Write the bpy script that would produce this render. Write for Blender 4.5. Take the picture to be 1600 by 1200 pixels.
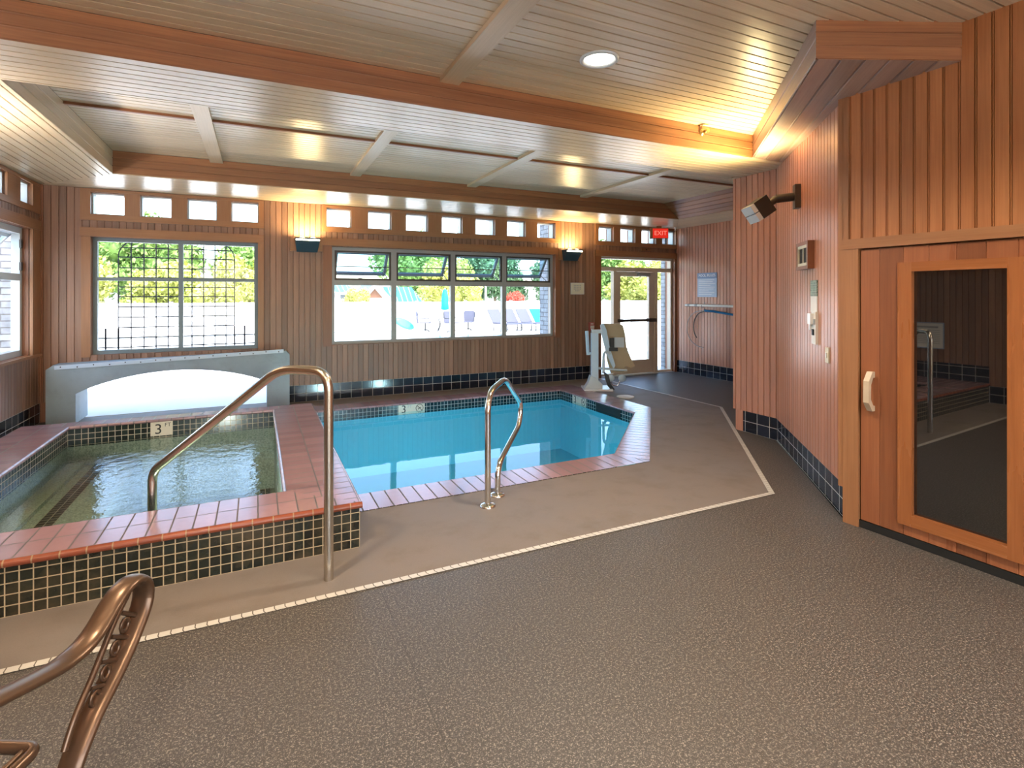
import bpy, math, random
from mathutils import Vector, Matrix
from mathutils.geometry import tessellate_polygon
random.seed(7)
S = bpy.context.scene
COL = S.collection
for o in list(bpy.data.objects):
    bpy.data.objects.remove(o)

# ------------------------------------------------------------------ camera
YAW = math.radians(25.56)
cam_d = bpy.data.cameras.new('camera')
cam = bpy.data.objects.new('camera', cam_d)
COL.objects.link(cam)
cam.location = (0, 0, 1.6)
cam.rotation_euler = (math.pi / 2, 0, -YAW)
cam_d.sensor_width = 36
cam_d.lens = 18.675
cam_d.shift_y = -0.08625
cam_d.clip_start = 0.05
cam_d.clip_end = 300
S.camera = cam

# ------------------------------------------------------------------ world, sun, exposure
S.view_settings.view_transform = 'Standard'
S.view_settings.look = 'None'
S.view_settings.exposure = 0.6
S.view_settings.gamma = 1.0
S.view_settings.use_curve_mapping = False
world = bpy.data.worlds.new('sky')
S.world = world
world.use_nodes = True
wn = world.node_tree.nodes
wn.clear()
w_out = wn.new('ShaderNodeOutputWorld')
w_bg = wn.new('ShaderNodeBackground')
w_sky = wn.new('ShaderNodeTexSky')
w_sky.sky_type = 'NISHITA'
w_sky.sun_disc = False
w_sky.sun_elevation = math.radians(50)
w_sky.sun_rotation = math.radians(170)
w_sky.air_density = 1.0
w_sky.dust_density = 2.5
w_bg.inputs[1].default_value = 0.95
world.node_tree.links.new(w_sky.outputs[0], w_bg.inputs[0])
world.node_tree.links.new(w_bg.outputs[0], w_out.inputs[0])
SUN_EL, SUN_AZ = math.radians(58), math.radians(-70)      # azimuth of the sun measured from +X
sun_d = bpy.data.lights.new('sun', 'SUN')
sun_d.energy = 7
sun_d.angle = 0.01
sun_d.color = (1, 0.95, 0.86)
sun = bpy.data.objects.new('sun', sun_d)
COL.objects.link(sun)
sdir = Vector((math.cos(SUN_EL) * math.cos(SUN_AZ), math.cos(SUN_EL) * math.sin(SUN_AZ), math.sin(SUN_EL)))
sun.rotation_euler = sdir.to_track_quat('Z', 'Y').to_euler()

CAN_W = 50.0           # recessed can lamps
SCONCE_W = 15.0        # up-lights on the walls
WARM = (1.0, 0.87, 0.70)


# ------------------------------------------------------------------ mesh builder
def V(*a):
    return Vector(a)


class MB:
    def __init__(self):
        self.v, self.f, self.uv, self.mi, self.sm = [], [], [], [], []

    def face(self, pts, uvs=None, mi=0, smooth=False, n=None):
        pts = [Vector(p) for p in pts]
        if uvs is None:
            a = (pts[1] - pts[0])
            b = (pts[-1] - pts[0])
            la, lb = a.length, b.length
            au = a.normalized() if la > 1e-9 else V(1, 0, 0)
            nn = a.cross(b)
            bu = nn.cross(a)
            bu = bu.normalized() if bu.length > 1e-12 else V(0, 1, 0)
            uvs = [((p - pts[0]).dot(au), (p - pts[0]).dot(bu)) for p in pts]
            if la > lb:
                uvs = [(q, p) for p, q in uvs]
        if n is not None and len(pts) > 2:
            c = V(0, 0, 0)
            for i in range(1, len(pts) - 1):
                c += (pts[i] - pts[0]).cross(pts[i + 1] - pts[0])
            if c.dot(Vector(n)) < 0:
                pts = pts[::-1]
                uvs = list(uvs)[::-1]
        i0 = len(self.v)
        self.v += [tuple(p) for p in pts]
        self.f.append(tuple(range(i0, i0 + len(pts))))
        self.uv.append(list(uvs))
        self.mi.append(mi)
        self.sm.append(smooth)

    def box(self, lo, hi, M=None, mi=0):
        x0, y0, z0 = lo
        x1, y1, z1 = hi
        c = [V(x, y, z) for z in (z0, z1) for y in (y0, y1) for x in (x0, x1)]
        if M is not None:
            c = [M @ p for p in c]
        for q in ((0, 2, 3, 1), (4, 5, 7, 6), (0, 1, 5, 4), (2, 6, 7, 3), (0, 4, 6, 2), (1, 3, 7, 5)):
            self.face([c[k] for k in q], mi=mi)
        return self

    def cbox(self, c, s, M=None, mi=0):
        return self.box([c[i] - s[i] / 2 for i in range(3)], [c[i] + s[i] / 2 for i in range(3)], M, mi)

    def grid(self, rings, closed=True, cap=True, mi=0, smooth=True):
        """rings: list of equal-length rings of points; joined with shared vertices"""
        i0 = len(self.v)
        n = len(rings[0])
        for r in rings:
            self.v += [tuple(p) for p in r]
        vl = 0.0
        for k in range(len(rings) - 1):
            d = (Vector(rings[k + 1][0]) - Vector(rings[k][0])).length
            for j in range(n if closed else n - 1):
                a, b = i0 + k * n + j, i0 + k * n + (j + 1) % n
                self.f.append((a, b, b + n, a + n))
                u0, u1 = j * 0.02, (j + 1) * 0.02
                self.uv.append([(u0, vl), (u1, vl), (u1, vl + d), (u0, vl + d)])
                self.mi.append(mi)
                self.sm.append(smooth)
            vl += d
        if cap and closed:
            self.face([rings[0][j] for j in range(n)][::-1], mi=mi)
            self.face([rings[-1][j] for j in range(n)], mi=mi)
        return self

    def tube(self, pts, r, n=12, mi=0, loop=False, flat=None, up=None):
        """swept tube; flat=(a,b) gives an elliptical section"""
        P = [Vector(p) for p in pts]
        m = len(P)
        T = []
        for i in range(m):
            if loop:
                t = P[(i + 1) % m] - P[i - 1]
            else:
                t = P[min(i + 1, m - 1)] - P[max(i - 1, 0)]
            T.append(t.normalized() if t.length > 1e-9 else V(0, 0, 1))
        ref = Vector(up) if up is not None else (V(0, 0, 1) if abs(T[0].z) < 0.9 else V(1, 0, 0))
        N = (ref - T[0] * ref.dot(T[0])).normalized()
        rings = []
        for i in range(m):
            if up is not None:
                N = (Vector(up) - T[i] * Vector(up).dot(T[i]))
                N = N.normalized() if N.length > 1e-6 else ref
            else:
                N = (N - T[i] * N.dot(T[i])).normalized()
            B = T[i].cross(N)
            rr = r[i] if isinstance(r, (list, tuple)) else r
            a, b = flat if flat else (rr, rr)
            rings.append([P[i] + N * (math.cos(2 * math.pi * j / n) * a) + B * (math.sin(2 * math.pi * j / n) * b) for j in range(n)])
        if loop:
            rings.append(rings[0])
        self.grid(rings, cap=not loop, mi=mi)
        return self

    def lathe(self, c, prof, n=24, axis=None, mi=0, smooth=True):
        """prof: list of (radius, height) along axis from c"""
        ax = Vector(axis).normalized() if axis is not None else V(0, 0, 1)
        r = V(1, 0, 0) if abs(ax.x) < 0.9 else V(0, 1, 0)
        e1 = (r - ax * r.dot(ax)).normalized()
        e2 = ax.cross(e1)
        c = Vector(c)
        rings = [[c + ax * h + (e1 * math.cos(2 * math.pi * j / n) + e2 * math.sin(2 * math.pi * j / n)) * max(q, 1e-4) for j in range(n)] for q, h in prof]
        return self.grid(rings, mi=mi, smooth=smooth)

    def prism(self, poly, z0, z1, mi=0, top=True, bottom=True, sides=True):
        n = len(poly)
        if sides:
            for i in range(n):
                a, b = poly[i], poly[(i + 1) % n]
                self.face([(a[0], a[1], z0), (b[0], b[1], z0), (b[0], b[1], z1), (a[0], a[1], z1)], mi=mi)
        for z, on, nz in ((z1, top, 1), (z0, bottom, -1)):
            if on:
                self.flat([poly], z, mi, nz)
        return self

    def flat(self, loops, z, mi=0, nz=1):
        pts = [V(p[0], p[1], z) for l in loops for p in l]
        for t in tessellate_polygon([[V(p[0], p[1], 0) for p in l] for l in loops]):
            q = [pts[k] for k in t]
            self.face(q, [(p.x, p.y) for p in q], mi=mi, n=(0, 0, nz))
        return self

    def extrude_xz(self, poly, y0, y1, M=None, mi=0):
        """poly in (a, z); extruded along y, optional matrix"""
        n = len(poly)
        f = (lambda p: M @ p) if M is not None else (lambda p: p)
        for i in range(n):
            a, b = poly[i], poly[(i + 1) % n]
            self.face([f(V(a[0], y0, a[1])), f(V(b[0], y0, b[1])), f(V(b[0], y1, b[1])), f(V(a[0], y1, a[1]))], mi=mi)
        tri = tessellate_polygon([[V(p[0], p[1], 0) for p in poly]])
        for y, s in ((y0, -1), (y1, 1)):
            nn = f(V(0, s, 0)) - f(V(0, 0, 0))
            for t in tri:
                self.face([f(V(poly[k][0], y, poly[k][1])) for k in t], mi=mi, n=nn,
                          uvs=[(poly[k][0], poly[k][1]) for k in t])
        return self

    def build(self, name, mats, parent=None, loc=None):
        me = bpy.data.meshes.new(name)
        loc = Vector(loc) if loc is not None else V(0, 0, 0)
        me.from_pydata([tuple(Vector(p) - loc) for p in self.v], [], self.f)
        uvl = me.uv_layers.new(name='uv')
        k = 0
        for fi, poly in enumerate(me.polygons):
            poly.material_index = self.mi[fi]
            poly.use_smooth = self.sm[fi]
            for j in range(poly.loop_total):
                uvl.data[k].uv = self.uv[fi][j]
                k += 1
        for m in (mats if isinstance(mats, (list, tuple)) else [mats]):
            me.materials.append(m)
        me.update()
        o = bpy.data.objects.new(name, me)
        o.location = loc
        COL.objects.link(o)
        if parent is not None:
            o.parent = parent
        return o


def tag(o, label=None, cat=None, group=None, kind=None):
    if label:
        o['label'] = label
    if cat:
        o['category'] = cat
    if group:
        o['group'] = group
    if kind:
        o['kind'] = kind
    return o


def thing(name, loc, label, cat, group=None, rz=0.0):
    o = bpy.data.objects.new(name, None)
    o.empty_display_size = 0.1
    o.location = loc
    o.rotation_euler = (0, 0, rz)
    COL.objects.link(o)
    return tag(o, label, cat, group)


def part(mb, name, mats, root, label=None):
    """mesh given in world coordinates -> child of root (unrotated root)"""
    o = mb.build(name, mats)
    o.parent = root
    rl = root.location.copy()
    p = root.parent
    while p is not None:
        rl = rl + p.location
        p = p.parent
    o.location = -rl if True else o.location
    if label:
        o['label'] = label
    return o


def lpart(mb, name, mats, root, label=None):
    """mesh given in the root's local coordinates"""
    o = mb.build(name, mats)
    o.parent = root
    if label:
        o['label'] = label
    return o


def copy_tree(o, parent=None):
    c = o.copy()
    COL.objects.link(c)
    if parent is not None:
        c.parent = parent
    for ch in list(o.children):
        copy_tree(ch, c)
    return c


def structure(o):
    o['kind'] = 'structure'
    return o


def fillet(pts, r, n=6):
    """round the corners of a polyline"""
    P = [Vector(p) for p in pts]
    out = [P[0]]
    for i in range(1, len(P) - 1):
        a, b, c = P[i - 1], P[i], P[i + 1]
        d1, d2 = (a - b), (c - b)
        rr = r[i - 1] if isinstance(r, (list, tuple)) else r
        t = min(rr, d1.length * 0.48, d2.length * 0.48)
        p, q = b + d1.normalized() * t, b + d2.normalized() * t
        for k in range(n + 1):
            s = k / n
            out.append(p * (1 - s) ** 2 + b * (2 * s * (1 - s)) + q * s ** 2)
    out.append(P[-1])
    return out


def clip(poly, a, b):
    """clip a convex (u,v) polygon to a<=u<=b"""
    for lim, sgn in ((a, 1), (b, -1)):
        out = []
        n = len(poly)
        for i in range(n):
            p, q = poly[i], poly[(i + 1) % n]
            dp, dq = sgn * (p[0] - lim), sgn * (q[0] - lim)
            if dp >= 0:
                out.append(p)
            if dp * dq < 0:
                t = dp / (dp - dq)
                out.append((p[0] + (q[0] - p[0]) * t, p[1] + (q[1] - p[1]) * t))
        poly = out
        if len(poly) < 3:
            return []
    return poly


VGROOVE = [(0, 1), (0.085, 0), (0.915, 0), (1, 1)]
GAP = [(0, 0.9), (0.05, 1), (0.10, 0.9), (0.125, 0), (0.975, 0), (1, 0.9)]
WALLGAP = [(0, 0.9), (0.03, 1), (0.06, 0.9), (0.095, 0), (0.965, 0), (1, 0.9)]
BEAD = [(0, 1), (0.05, 0), (0.1, 0), (0.13, 0.8), (0.16, 0), (0.96, 0), (1, 1)]


def planks(mb, O, U, W, N, poly, pitch=0.079, dep=0.015, prof=None, phase=0.0, mi=0):
    """boards running along W, laid side by side along U, V-grooved; O + u*U + v*W, face towards N"""
    O, U, W, N = Vector(O), Vector(U).normalized(), Vector(W).normalized(), Vector(N).normalized()
    prof = prof or WALLGAP
    umin, umax = min(p[0] for p in poly), max(p[0] for p in poly)
    k = math.floor((umin - phase) / pitch)
    while phase + k * pitch < umax:
        base = phase + k * pitch
        for (fa, da), (fb, db) in zip(prof[:-1], prof[1:]):
            a, b = base + fa * pitch, base + fb * pitch
            c = clip(poly, a, b)
            if len(c) < 3:
                continue
            pts = []
            for u, v in c:
                t = (u - a) / (b - a)
                d = -(da + (db - da) * t) * dep
                pts.append(O + U * u + W * v + N * d)
            mb.face(pts, [(u - phase, v) for u, v in c], mi=mi, n=N)
        k += 1
    return mb


def rect(u0, u1, v0, v1):
    return [(u0, v0), (u1, v0), (u1, v1), (u0, v1)]


def cells(u0, u1, v0, v1, holes):
    """split a rectangle with rectangular holes into rectangles (full columns merged)"""
    us = sorted({u0, u1} | {h[i] for h in holes for i in (0, 1) if u0 < h[i] < u1})
    out = []
    for a, b in zip(us[:-1], us[1:]):
        m = (a + b) / 2
        hs = sorted([(h[2], h[3]) for h in holes if h[0] < m < h[1]])
        z = v0
        for p, q in hs:
            if p > z:
                out.append((a, b, z, p))
            z = max(z, q)
        if z < v1:
            out.append((a, b, z, v1))
    return out


# ------------------------------------------------------------------ materials
class NT:
    def __init__(self, name):
        self.m = bpy.data.materials.new(name)
        self.m.use_nodes = True
        self.t = self.m.node_tree
        self.t.nodes.clear()
        self.out = self.t.nodes.new('ShaderNodeOutputMaterial')

    def n(self, typ, **kw):
        x = self.t.nodes.new('ShaderNode' + typ)
        for k, v in kw.items():
            setattr(x, k, v)
        return x

    def link(self, a, b):
        self.t.links.new(a, b)

    def inp(self, node, i, v):
        if hasattr(v, 'is_linked') or isinstance(v, bpy.types.NodeSocket):
            self.link(v, node.inputs[i])
        else:
            node.inputs[i].default_value = v

    def math(self, op, a, b=None, c=None):
        x = self.n('Math', operation=op)
        for i, v in enumerate((a, b, c)):
            if v is not None:
                self.inp(x, i, v)
        return x.outputs[0]

    def mix(self, f, a, b, mode='MIX'):
        x = self.n('Mix', data_type='RGBA', blend_type=mode)
        self.inp(x, 0, f)
        self.inp(x, 6, a if isinstance(a, bpy.types.NodeSocket) else (*a, 1))
        self.inp(x, 7, b if isinstance(b, bpy.types.NodeSocket) else (*b, 1))
        return x.outputs[2]

    def uv(self):
        return self.n('UVMap').outputs[0]

    def obj(self):
        return self.n('TexCoord').outputs['Object']

    def scale(self, vec, s):
        x = self.n('Mapping')
        self.link(vec, x.inputs[0])
        x.inputs['Scale'].default_value = s
        return x.outputs[0]

    def noise(self, vec, sc=5.0, det=3.0, rough=0.5, out=0):
        x = self.n('TexNoise')
        if vec is not None:
            self.link(vec, x.inputs['Vector'])
        x.inputs['Scale'].default_value = sc
        x.inputs['Detail'].default_value = det
        x.inputs['Roughness'].default_value = rough
        return x.outputs[out]

    def ramp(self, f, stops, interp='LINEAR'):
        x = self.n('ValToRGB')
        x.color_ramp.interpolation = interp
        e = x.color_ramp.elements
        while len(e) < len(stops):
            e.new(0.5)
        for i, (p, c) in enumerate(stops):
            e[i].position = p
            e[i].color = (*c, 1)
        self.link(f, x.inputs[0])
        return x.outputs[0]

    def bump(self, h, strength=0.3, dist=0.01):
        x = self.n('Bump')
        x.inputs['Strength'].default_value = strength
        x.inputs['Distance'].default_value = dist
        self.link(h, x.inputs['Height'])
        return x.outputs[0]

    def principled(self, color, rough=0.5, metal=0.0, spec=0.5, normal=None, coat=0.0, ior=None, coat_rough=0.25):
        p = self.n('BsdfPrincipled')
        self.inp(p, 'Base Color', color if isinstance(color, bpy.types.NodeSocket) else (*color, 1))
        self.inp(p, 'Roughness', rough)
        self.inp(p, 'Metallic', metal)
        p.inputs['Specular IOR Level'].default_value = spec
        if ior:
            p.inputs['IOR'].default_value = ior
        p.inputs['Coat Weight'].default_value = coat
        p.inputs['Coat Roughness'].default_value = coat_rough
        if normal is not None:
            self.link(normal, p.inputs['Normal'])
        return p

    def done(self, sh):
        self.link(sh.outputs[0] if hasattr(sh, 'outputs') else sh, self.out.inputs[0])
        return self.m


def plain(name, col, rough=0.5, metal=0.0, spec=0.5, var=0.06, coat=0.0):
    t = NT(name)
    f = t.noise(t.obj(), 14, 3)
    c = t.mix(f, tuple(q * (1 - var) for q in col), tuple(min(1, q * (1 + var)) for q in col))
    return t.done(t.principled(c, rough, metal, spec, coat=coat))


def emissive(name, col, strength):
    t = NT(name)
    e = t.n('Emission')
    e.inputs[0].default_value = (*col, 1)
    e.inputs[1].default_value = strength
    return t.done(e)


def wood(name, c1, c2, pitch=0.079, rough=0.38, var=0.35, coat=0.0, spec=0.5):
    t = NT(name)
    uv = t.uv()
    sep = t.n('SeparateXYZ')
    t.link(uv, sep.inputs[0])
    bid = t.math('FLOOR', t.math('DIVIDE', sep.outputs[0], pitch))
    wnz = t.n('TexWhiteNoise', noise_dimensions='1D')
    t.link(bid, wnz.inputs['W'])
    comb = t.n('CombineXYZ')
    t.link(sep.outputs[0], comb.inputs[0])
    t.link(sep.outputs[1], comb.inputs[1])
    t.link(t.math('MULTIPLY', wnz.outputs[0], 37.0), comb.inputs[2])
    g = t.noise(t.scale(comb.outputs[0], (90, 2.2, 1)), 1.0, 6, 0.6)
    big = t.noise(t.scale(comb.outputs[0], (9, 0.9, 1)), 1.0, 3, 0.5)
    f = t.math('ADD', t.math('MULTIPLY', g, 0.55), t.math('MULTIPLY', big, 0.45))
    f = t.math('MULTIPLY', t.math('SUBTRACT', f, 0.3), 2.5)
    f.node.use_clamp = True
    c = t.mix(f, c1, c2)
    shade = t.math('ADD', 1.0 - var / 2, t.math('MULTIPLY', wnz.outputs[0], var))
    sc = t.n('CombineXYZ')
    for i in range(3):
        t.link(shade, sc.inputs[i])
    c = t.mix(1.0, c, sc.outputs[0], 'MULTIPLY')
    r = t.math('ADD', rough - 0.06, t.math('MULTIPLY', big, 0.14))
    return t.done(t.principled(c, r, 0, spec, t.bump(g, 0.12, 0.003), coat=coat))


def tiles(name, pu, pv, g, tile, grout, rough=0.12, var=0.3, bump=0.5, tile2=None, gr_rough=0.7, stain=None, spec=0.5):
    t = NT(name)
    sep = t.n('SeparateXYZ')
    t.link(t.uv(), sep.inputs[0])
    ms, ids = [], []
    for s, p in ((sep.outputs[0], pu), (sep.outputs[1], pv)):
        q = t.math('DIVIDE', s, p)
        fr = t.math('FRACT', q)
        ms.append(t.math('GREATER_THAN', t.math('ABSOLUTE', t.math('SUBTRACT', fr, 0.5)), 0.5 - g / (2 * p)))
        ids.append(t.math('FLOOR', q))
    m = t.math('MAXIMUM', ms[0], ms[1])
    cb = t.n('CombineXYZ')
    t.link(ids[0], cb.inputs[0])
    t.link(ids[1], cb.inputs[1])
    wn_ = t.n('TexWhiteNoise', noise_dimensions='2D')
    t.link(cb.outputs[0], wn_.inputs['Vector'])
    t2 = tile2 or tuple(q * (1 + var) for q in tile)
    c = t.mix(wn_.outputs[0], tuple(q * (1 - var) for q in tile), t2)
    nz = t.noise(t.obj(), 25, 4, 0.6)
    c = t.mix(t.math('MULTIPLY', nz, 0.35), c, tuple(q * 0.6 for q in tile))
    if stain:
        st = t.noise(t.obj(), 3.3, 5, 0.65)
        k = t.math('MULTIPLY', t.math('SUBTRACT', st, 0.47), 3.2)
        k.node.use_clamp = True
        c = t.mix(k, c, stain)
    gn = t.mix(nz, tuple(q * 0.8 for q in grout), tuple(min(1, q * 1.15) for q in grout))
    c = t.mix(m, c, gn)
    rr = t.math('ADD', rough, t.math('MULTIPLY', m, gr_rough - rough))
    h = t.math('ADD', t.math('SUBTRACT', 1.0, m), t.math('MULTIPLY', nz, 0.15))
    return t.done(t.principled(c, rr, 0, spec, t.bump(h, bump, 0.002)))


M = {}
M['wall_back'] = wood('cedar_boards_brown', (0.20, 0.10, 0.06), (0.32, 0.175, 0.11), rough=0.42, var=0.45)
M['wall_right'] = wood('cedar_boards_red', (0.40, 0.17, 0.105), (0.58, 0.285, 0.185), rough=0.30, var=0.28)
M['sauna_boards'] = wood('cedar_boards_amber', (0.31, 0.11, 0.038), (0.47, 0.195, 0.072), rough=0.34, var=0.25)
M['sauna_door'] = wood('sauna_door_boards', (0.20, 0.064, 0.027), (0.31, 0.112, 0.045), pitch=0.142, rough=0.28, var=0.45)
M['ceiling'] = wood('lit_pale_ceiling_boards', (0.54, 0.41, 0.26), (0.66, 0.53, 0.36), rough=0.36, var=0.16, coat=0.45)  # same cedar as the fascia, window light put into its paler colour
M['fascia'] = wood('cedar_fascia_boards', (0.20, 0.075, 0.03), (0.36, 0.155, 0.062), pitch=0.09, rough=0.38, var=0.3)
M['trim'] = wood('cedar_trim', (0.25, 0.105, 0.042), (0.36, 0.165, 0.07), pitch=3.0, rough=0.36, var=0.15)
M['trim_dark'] = wood('cedar_trim_dark', (0.19, 0.07, 0.032), (0.30, 0.12, 0.055), pitch=3.0, rough=0.38, var=0.15)
M['weathered'] = wood('weathered_cedar_boards', (0.26, 0.165, 0.125), (0.40, 0.275, 0.215), pitch=0.14, rough=0.36, var=0.25)
M['batten'] = wood('fir_batten', (0.47, 0.34, 0.20), (0.62, 0.47, 0.30), pitch=3.0, rough=0.35, var=0.1, coat=0.2)
M['glow_trim'] = wood('sauna_door_frame_wood', (0.23, 0.072, 0.021), (0.34, 0.122, 0.04), pitch=3.0, rough=0.26, var=0.1)
M['base_tile'] = tiles('navy_base_tile', 0.165, 0.1255, 0.006, (0.012, 0.016, 0.028), (0.50, 0.48, 0.44), 0.13, 0.45)
M['mosaic'] = tiles('dark_green_mosaic', 0.0555, 0.0555, 0.0052, (0.013, 0.022, 0.020), (0.50, 0.43, 0.32), 0.16, 0.5)
M['mosaic_front'] = tiles('dark_green_mosaic_limescale', 0.0555, 0.0555, 0.0055, (0.010, 0.013, 0.009), (0.40, 0.31, 0.19), 0.2, 0.5, stain=(0.075, 0.055, 0.03))
M['mosaic_pool'] = tiles('blue_green_mosaic', 0.0555, 0.0555, 0.005, (0.010, 0.030, 0.042), (0.50, 0.52, 0.50), 0.14, 0.6)
M['coping'] = tiles('terracotta_coping', 0.111, 0.205, 0.009, (0.34, 0.20, 0.215), (0.10, 0.075, 0.07), 0.2, 0.14, 0.4, spec=0.8)
M['coping_pool'] = tiles('terracotta_coping_pool', 0.115, 2.0, 0.011, (0.35, 0.21, 0.22), (0.09, 0.07, 0.065), 0.2, 0.14, 0.4, spec=0.8)
M['coping_nose'] = tiles('lamplit_bullnose', 0.111, 2.0, 0.007, (0.24, 0.06, 0.03), (0.26, 0.16, 0.08), 0.25, 0.14, 0.4)  # same tile as the coping, warm lamplight put into its red-orange
M['nosing'] = tiles('white_edge_tile', 0.05, 2.0, 0.005, (0.54, 0.51, 0.46), (0.10, 0.08, 0.06), 0.4, 0.05, 0.2)


def mk_concrete(name, a, b, dark, sc=1.0, rough=0.65, grain=0.35):
    t = NT(name)
    o = t.obj()
    n1 = t.noise(o, 0.9 * sc, 5, 0.6)
    n2 = t.noise(o, 160, 2, 0.5)
    n3 = t.noise(o, 3.1 * sc, 5, 0.65)
    c = t.mix(t.ramp(n1, [(0.35, (0, 0, 0)), (0.65, (1, 1, 1))]), a, b)
    k = t.math('MULTIPLY', t.math('SUBTRACT', n3, 0.5), 2.0)
    k.node.use_clamp = True
    c = t.mix(k, c, dark)
    c = t.mix(t.math('MULTIPLY', n2, grain), c, tuple(q * 0.35 for q in a))
    return t.done(t.principled(c, t.math('ADD', rough - 0.1, t.math('MULTIPLY', n3, 0.2)), 0, 0.4, t.bump(n2, 0.15, 0.002)))


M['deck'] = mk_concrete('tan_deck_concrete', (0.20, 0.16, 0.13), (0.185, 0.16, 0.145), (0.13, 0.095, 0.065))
M['arch_concrete'] = mk_concrete('grey_wall_concrete', (0.36, 0.43, 0.46), (0.30, 0.36, 0.39), (0.24, 0.27, 0.26), 2.0, 0.6, 0.2)
M['patio'] = mk_concrete('pale_patio_concrete', (0.78, 0.76, 0.72), (0.72, 0.70, 0.67), (0.62, 0.60, 0.56), 0.4, 0.8, 0.1)


def mk_rubber():
    t = NT('speckled_rubber_matting')
    o = t.obj()
    n1 = t.noise(o, 190, 1.5, 0.5)
    n2 = t.noise(o, 85, 2.0, 0.5)
    f = t.math('ADD', t.math('MULTIPLY', n1, 0.6), t.math('MULTIPLY', n2, 0.4))
    c = t.ramp(f, [(0.0, (0.02, 0.017, 0.015)), (0.47, (0.038, 0.032, 0.028)), (0.545, (0.085, 0.074, 0.064)), (0.63, (0.27, 0.235, 0.20))])
    big = t.noise(o, 1.3, 3)
    c = t.mix(t.math('MULTIPLY', big, 0.3), c, (0.10, 0.088, 0.08))
    # seams between the mats
    sep = t.n('SeparateXYZ')
    t.link(o, sep.inputs[0])
    q = t.math('FRACT', t.math('DIVIDE', t.math('ADD', sep.outputs[0], 0.62 - 1.22), 1.22))
    seam = t.math('LESS_THAN', q, 0.003)
    c = t.mix(t.math('MULTIPLY', seam, 0.6), c, (0.02, 0.018, 0.016))
    return t.done(t.principled(c, 0.48, 0, 0.45, t.bump(f, 0.35, 0.003)))


M['rubber'] = mk_rubber()


def mk_water(name, tint, bscale, bstr, dist=0.02, det=3.0):
    t = NT(name)
    tr = t.n('BsdfTransparent')
    tr.inputs[0].default_value = (*tint, 1)
    gl = t.n('BsdfGlossy')
    gl.inputs['Roughness'].default_value = 0.015
    nz = t.noise(t.obj(), bscale, det, 0.55)
    b = t.bump(nz, bstr, dist)
    t.link(b, gl.inputs['Normal'])
    fr = t.n('Fresnel')
    fr.inputs[0].default_value = 1.33
    t.link(b, fr.inputs['Normal'])
    mx = t.n('MixShader')
    t.link(fr.outputs[0], mx.inputs[0])
    t.link(tr.outputs[0], mx.inputs[1])
    t.link(gl.outputs[0], mx.inputs[2])
    return t.done(mx)


M['pool_water'] = mk_water('pool_water', (0.62, 0.93, 0.97), 2.2, 0.05, 0.02)
M['tub_water'] = mk_water('tub_water', (0.85, 0.94, 0.90), 10.0, 0.22, 0.02, 4.0)


def mk_glass(name, tint=(0.96, 0.98, 0.98), ior=1.45):
    t = NT(name)
    tr = t.n('BsdfTransparent')
    tr.inputs[0].default_value = (*tint, 1)
    gl = t.n('BsdfGlossy')
    gl.inputs['Roughness'].default_value = 0.0
    fr = t.n('Fresnel')
    fr.inputs[0].default_value = ior
    geo = t.n('NewGeometry')
    front = t.math('SUBTRACT', 1.0, geo.outputs['Backfacing'])
    mx = t.n('MixShader')
    t.link(t.math('MULTIPLY', fr.outputs[0], front), mx.inputs[0])
    t.link(tr.outputs[0], mx.inputs[1])
    t.link(gl.outputs[0], mx.inputs[2])
    return t.done(mx)


M['glass'] = mk_glass('window_glass')
M['blue_glass'] = mk_glass('blue_tinted_glass', (0.72, 0.86, 0.93), 1.6)
tg = NT('dark_tinted_glass')
tg_p = tg.principled((0.006, 0.006, 0.007), 0.015, 0, 0.5, ior=2.1)
M['dark_glass'] = tg.done(tg_p)
M['basin'] = plain('turquoise_pool_plaster', (0.13, 0.56, 0.72), 0.7, var=0.05)


def mk_tubfloor():
    t = NT('speckled_green_tub_plaster')
    n = t.noise(t.obj(), 70, 3, 0.7)
    c = t.ramp(n, [(0.3, (0.14, 0.18, 0.14)), (0.5, (0.34, 0.40, 0.32)), (0.7, (0.48, 0.53, 0.43))])
    return t.done(t.principled(c, 0.7))


M['tub_plaster'] = mk_tubfloor()
M['steel'] = plain('brushed_stainless_steel', (0.62, 0.57, 0.50), 0.24, 1.0, var=0.05)
M['chrome'] = plain('bright_chrome', (0.75, 0.74, 0.72), 0.12, 1.0, var=0.02)
M['alu'] = plain('bronze_grey_aluminium', (0.34, 0.325, 0.30), 0.42, 0.15, var=0.04)
M['alu_blue'] = plain('slate_blue_aluminium', (0.16, 0.20, 0.22), 0.4, 0.2, var=0.04)
M['alu_white'] = plain('pale_grey_aluminium', (0.55, 0.58, 0.58), 0.4, 0.1, var=0.04)
M['bronze'] = plain('beige_bronze_door_metal', (0.62, 0.53, 0.41), 0.4, 0.0, var=0.04)
M['dark_bronze'] = plain('dark_bronze_metal', (0.07, 0.055, 0.045), 0.4, 0.4)
M['chair_metal'] = plain('copper_brown_cast_metal', (0.115, 0.066, 0.04), 0.30, 0.6, var=0.15)
M['black'] = plain('black_metal', (0.012, 0.012, 0.011), 0.45, 0.0)
M['black_plastic'] = plain('black_plastic', (0.015, 0.015, 0.015), 0.4)
M['white'] = plain('white_plastic', (0.78, 0.76, 0.71), 0.4, var=0.02)
M['cream'] = plain('cream_plate', (0.70, 0.64, 0.48), 0.4, var=0.03)
M['white_gloss'] = plain('white_enamel', (0.80, 0.80, 0.78), 0.25, var=0.02)
M['sconce_metal'] = plain('slate_sconce_metal', (0.045, 0.075, 0.09), 0.35, 0.3)
M['red'] = plain('red_enamel', (0.55, 0.03, 0.025), 0.35)
M['red_case'] = plain('faded_red_case', (0.45, 0.10, 0.08), 0.4)
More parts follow.
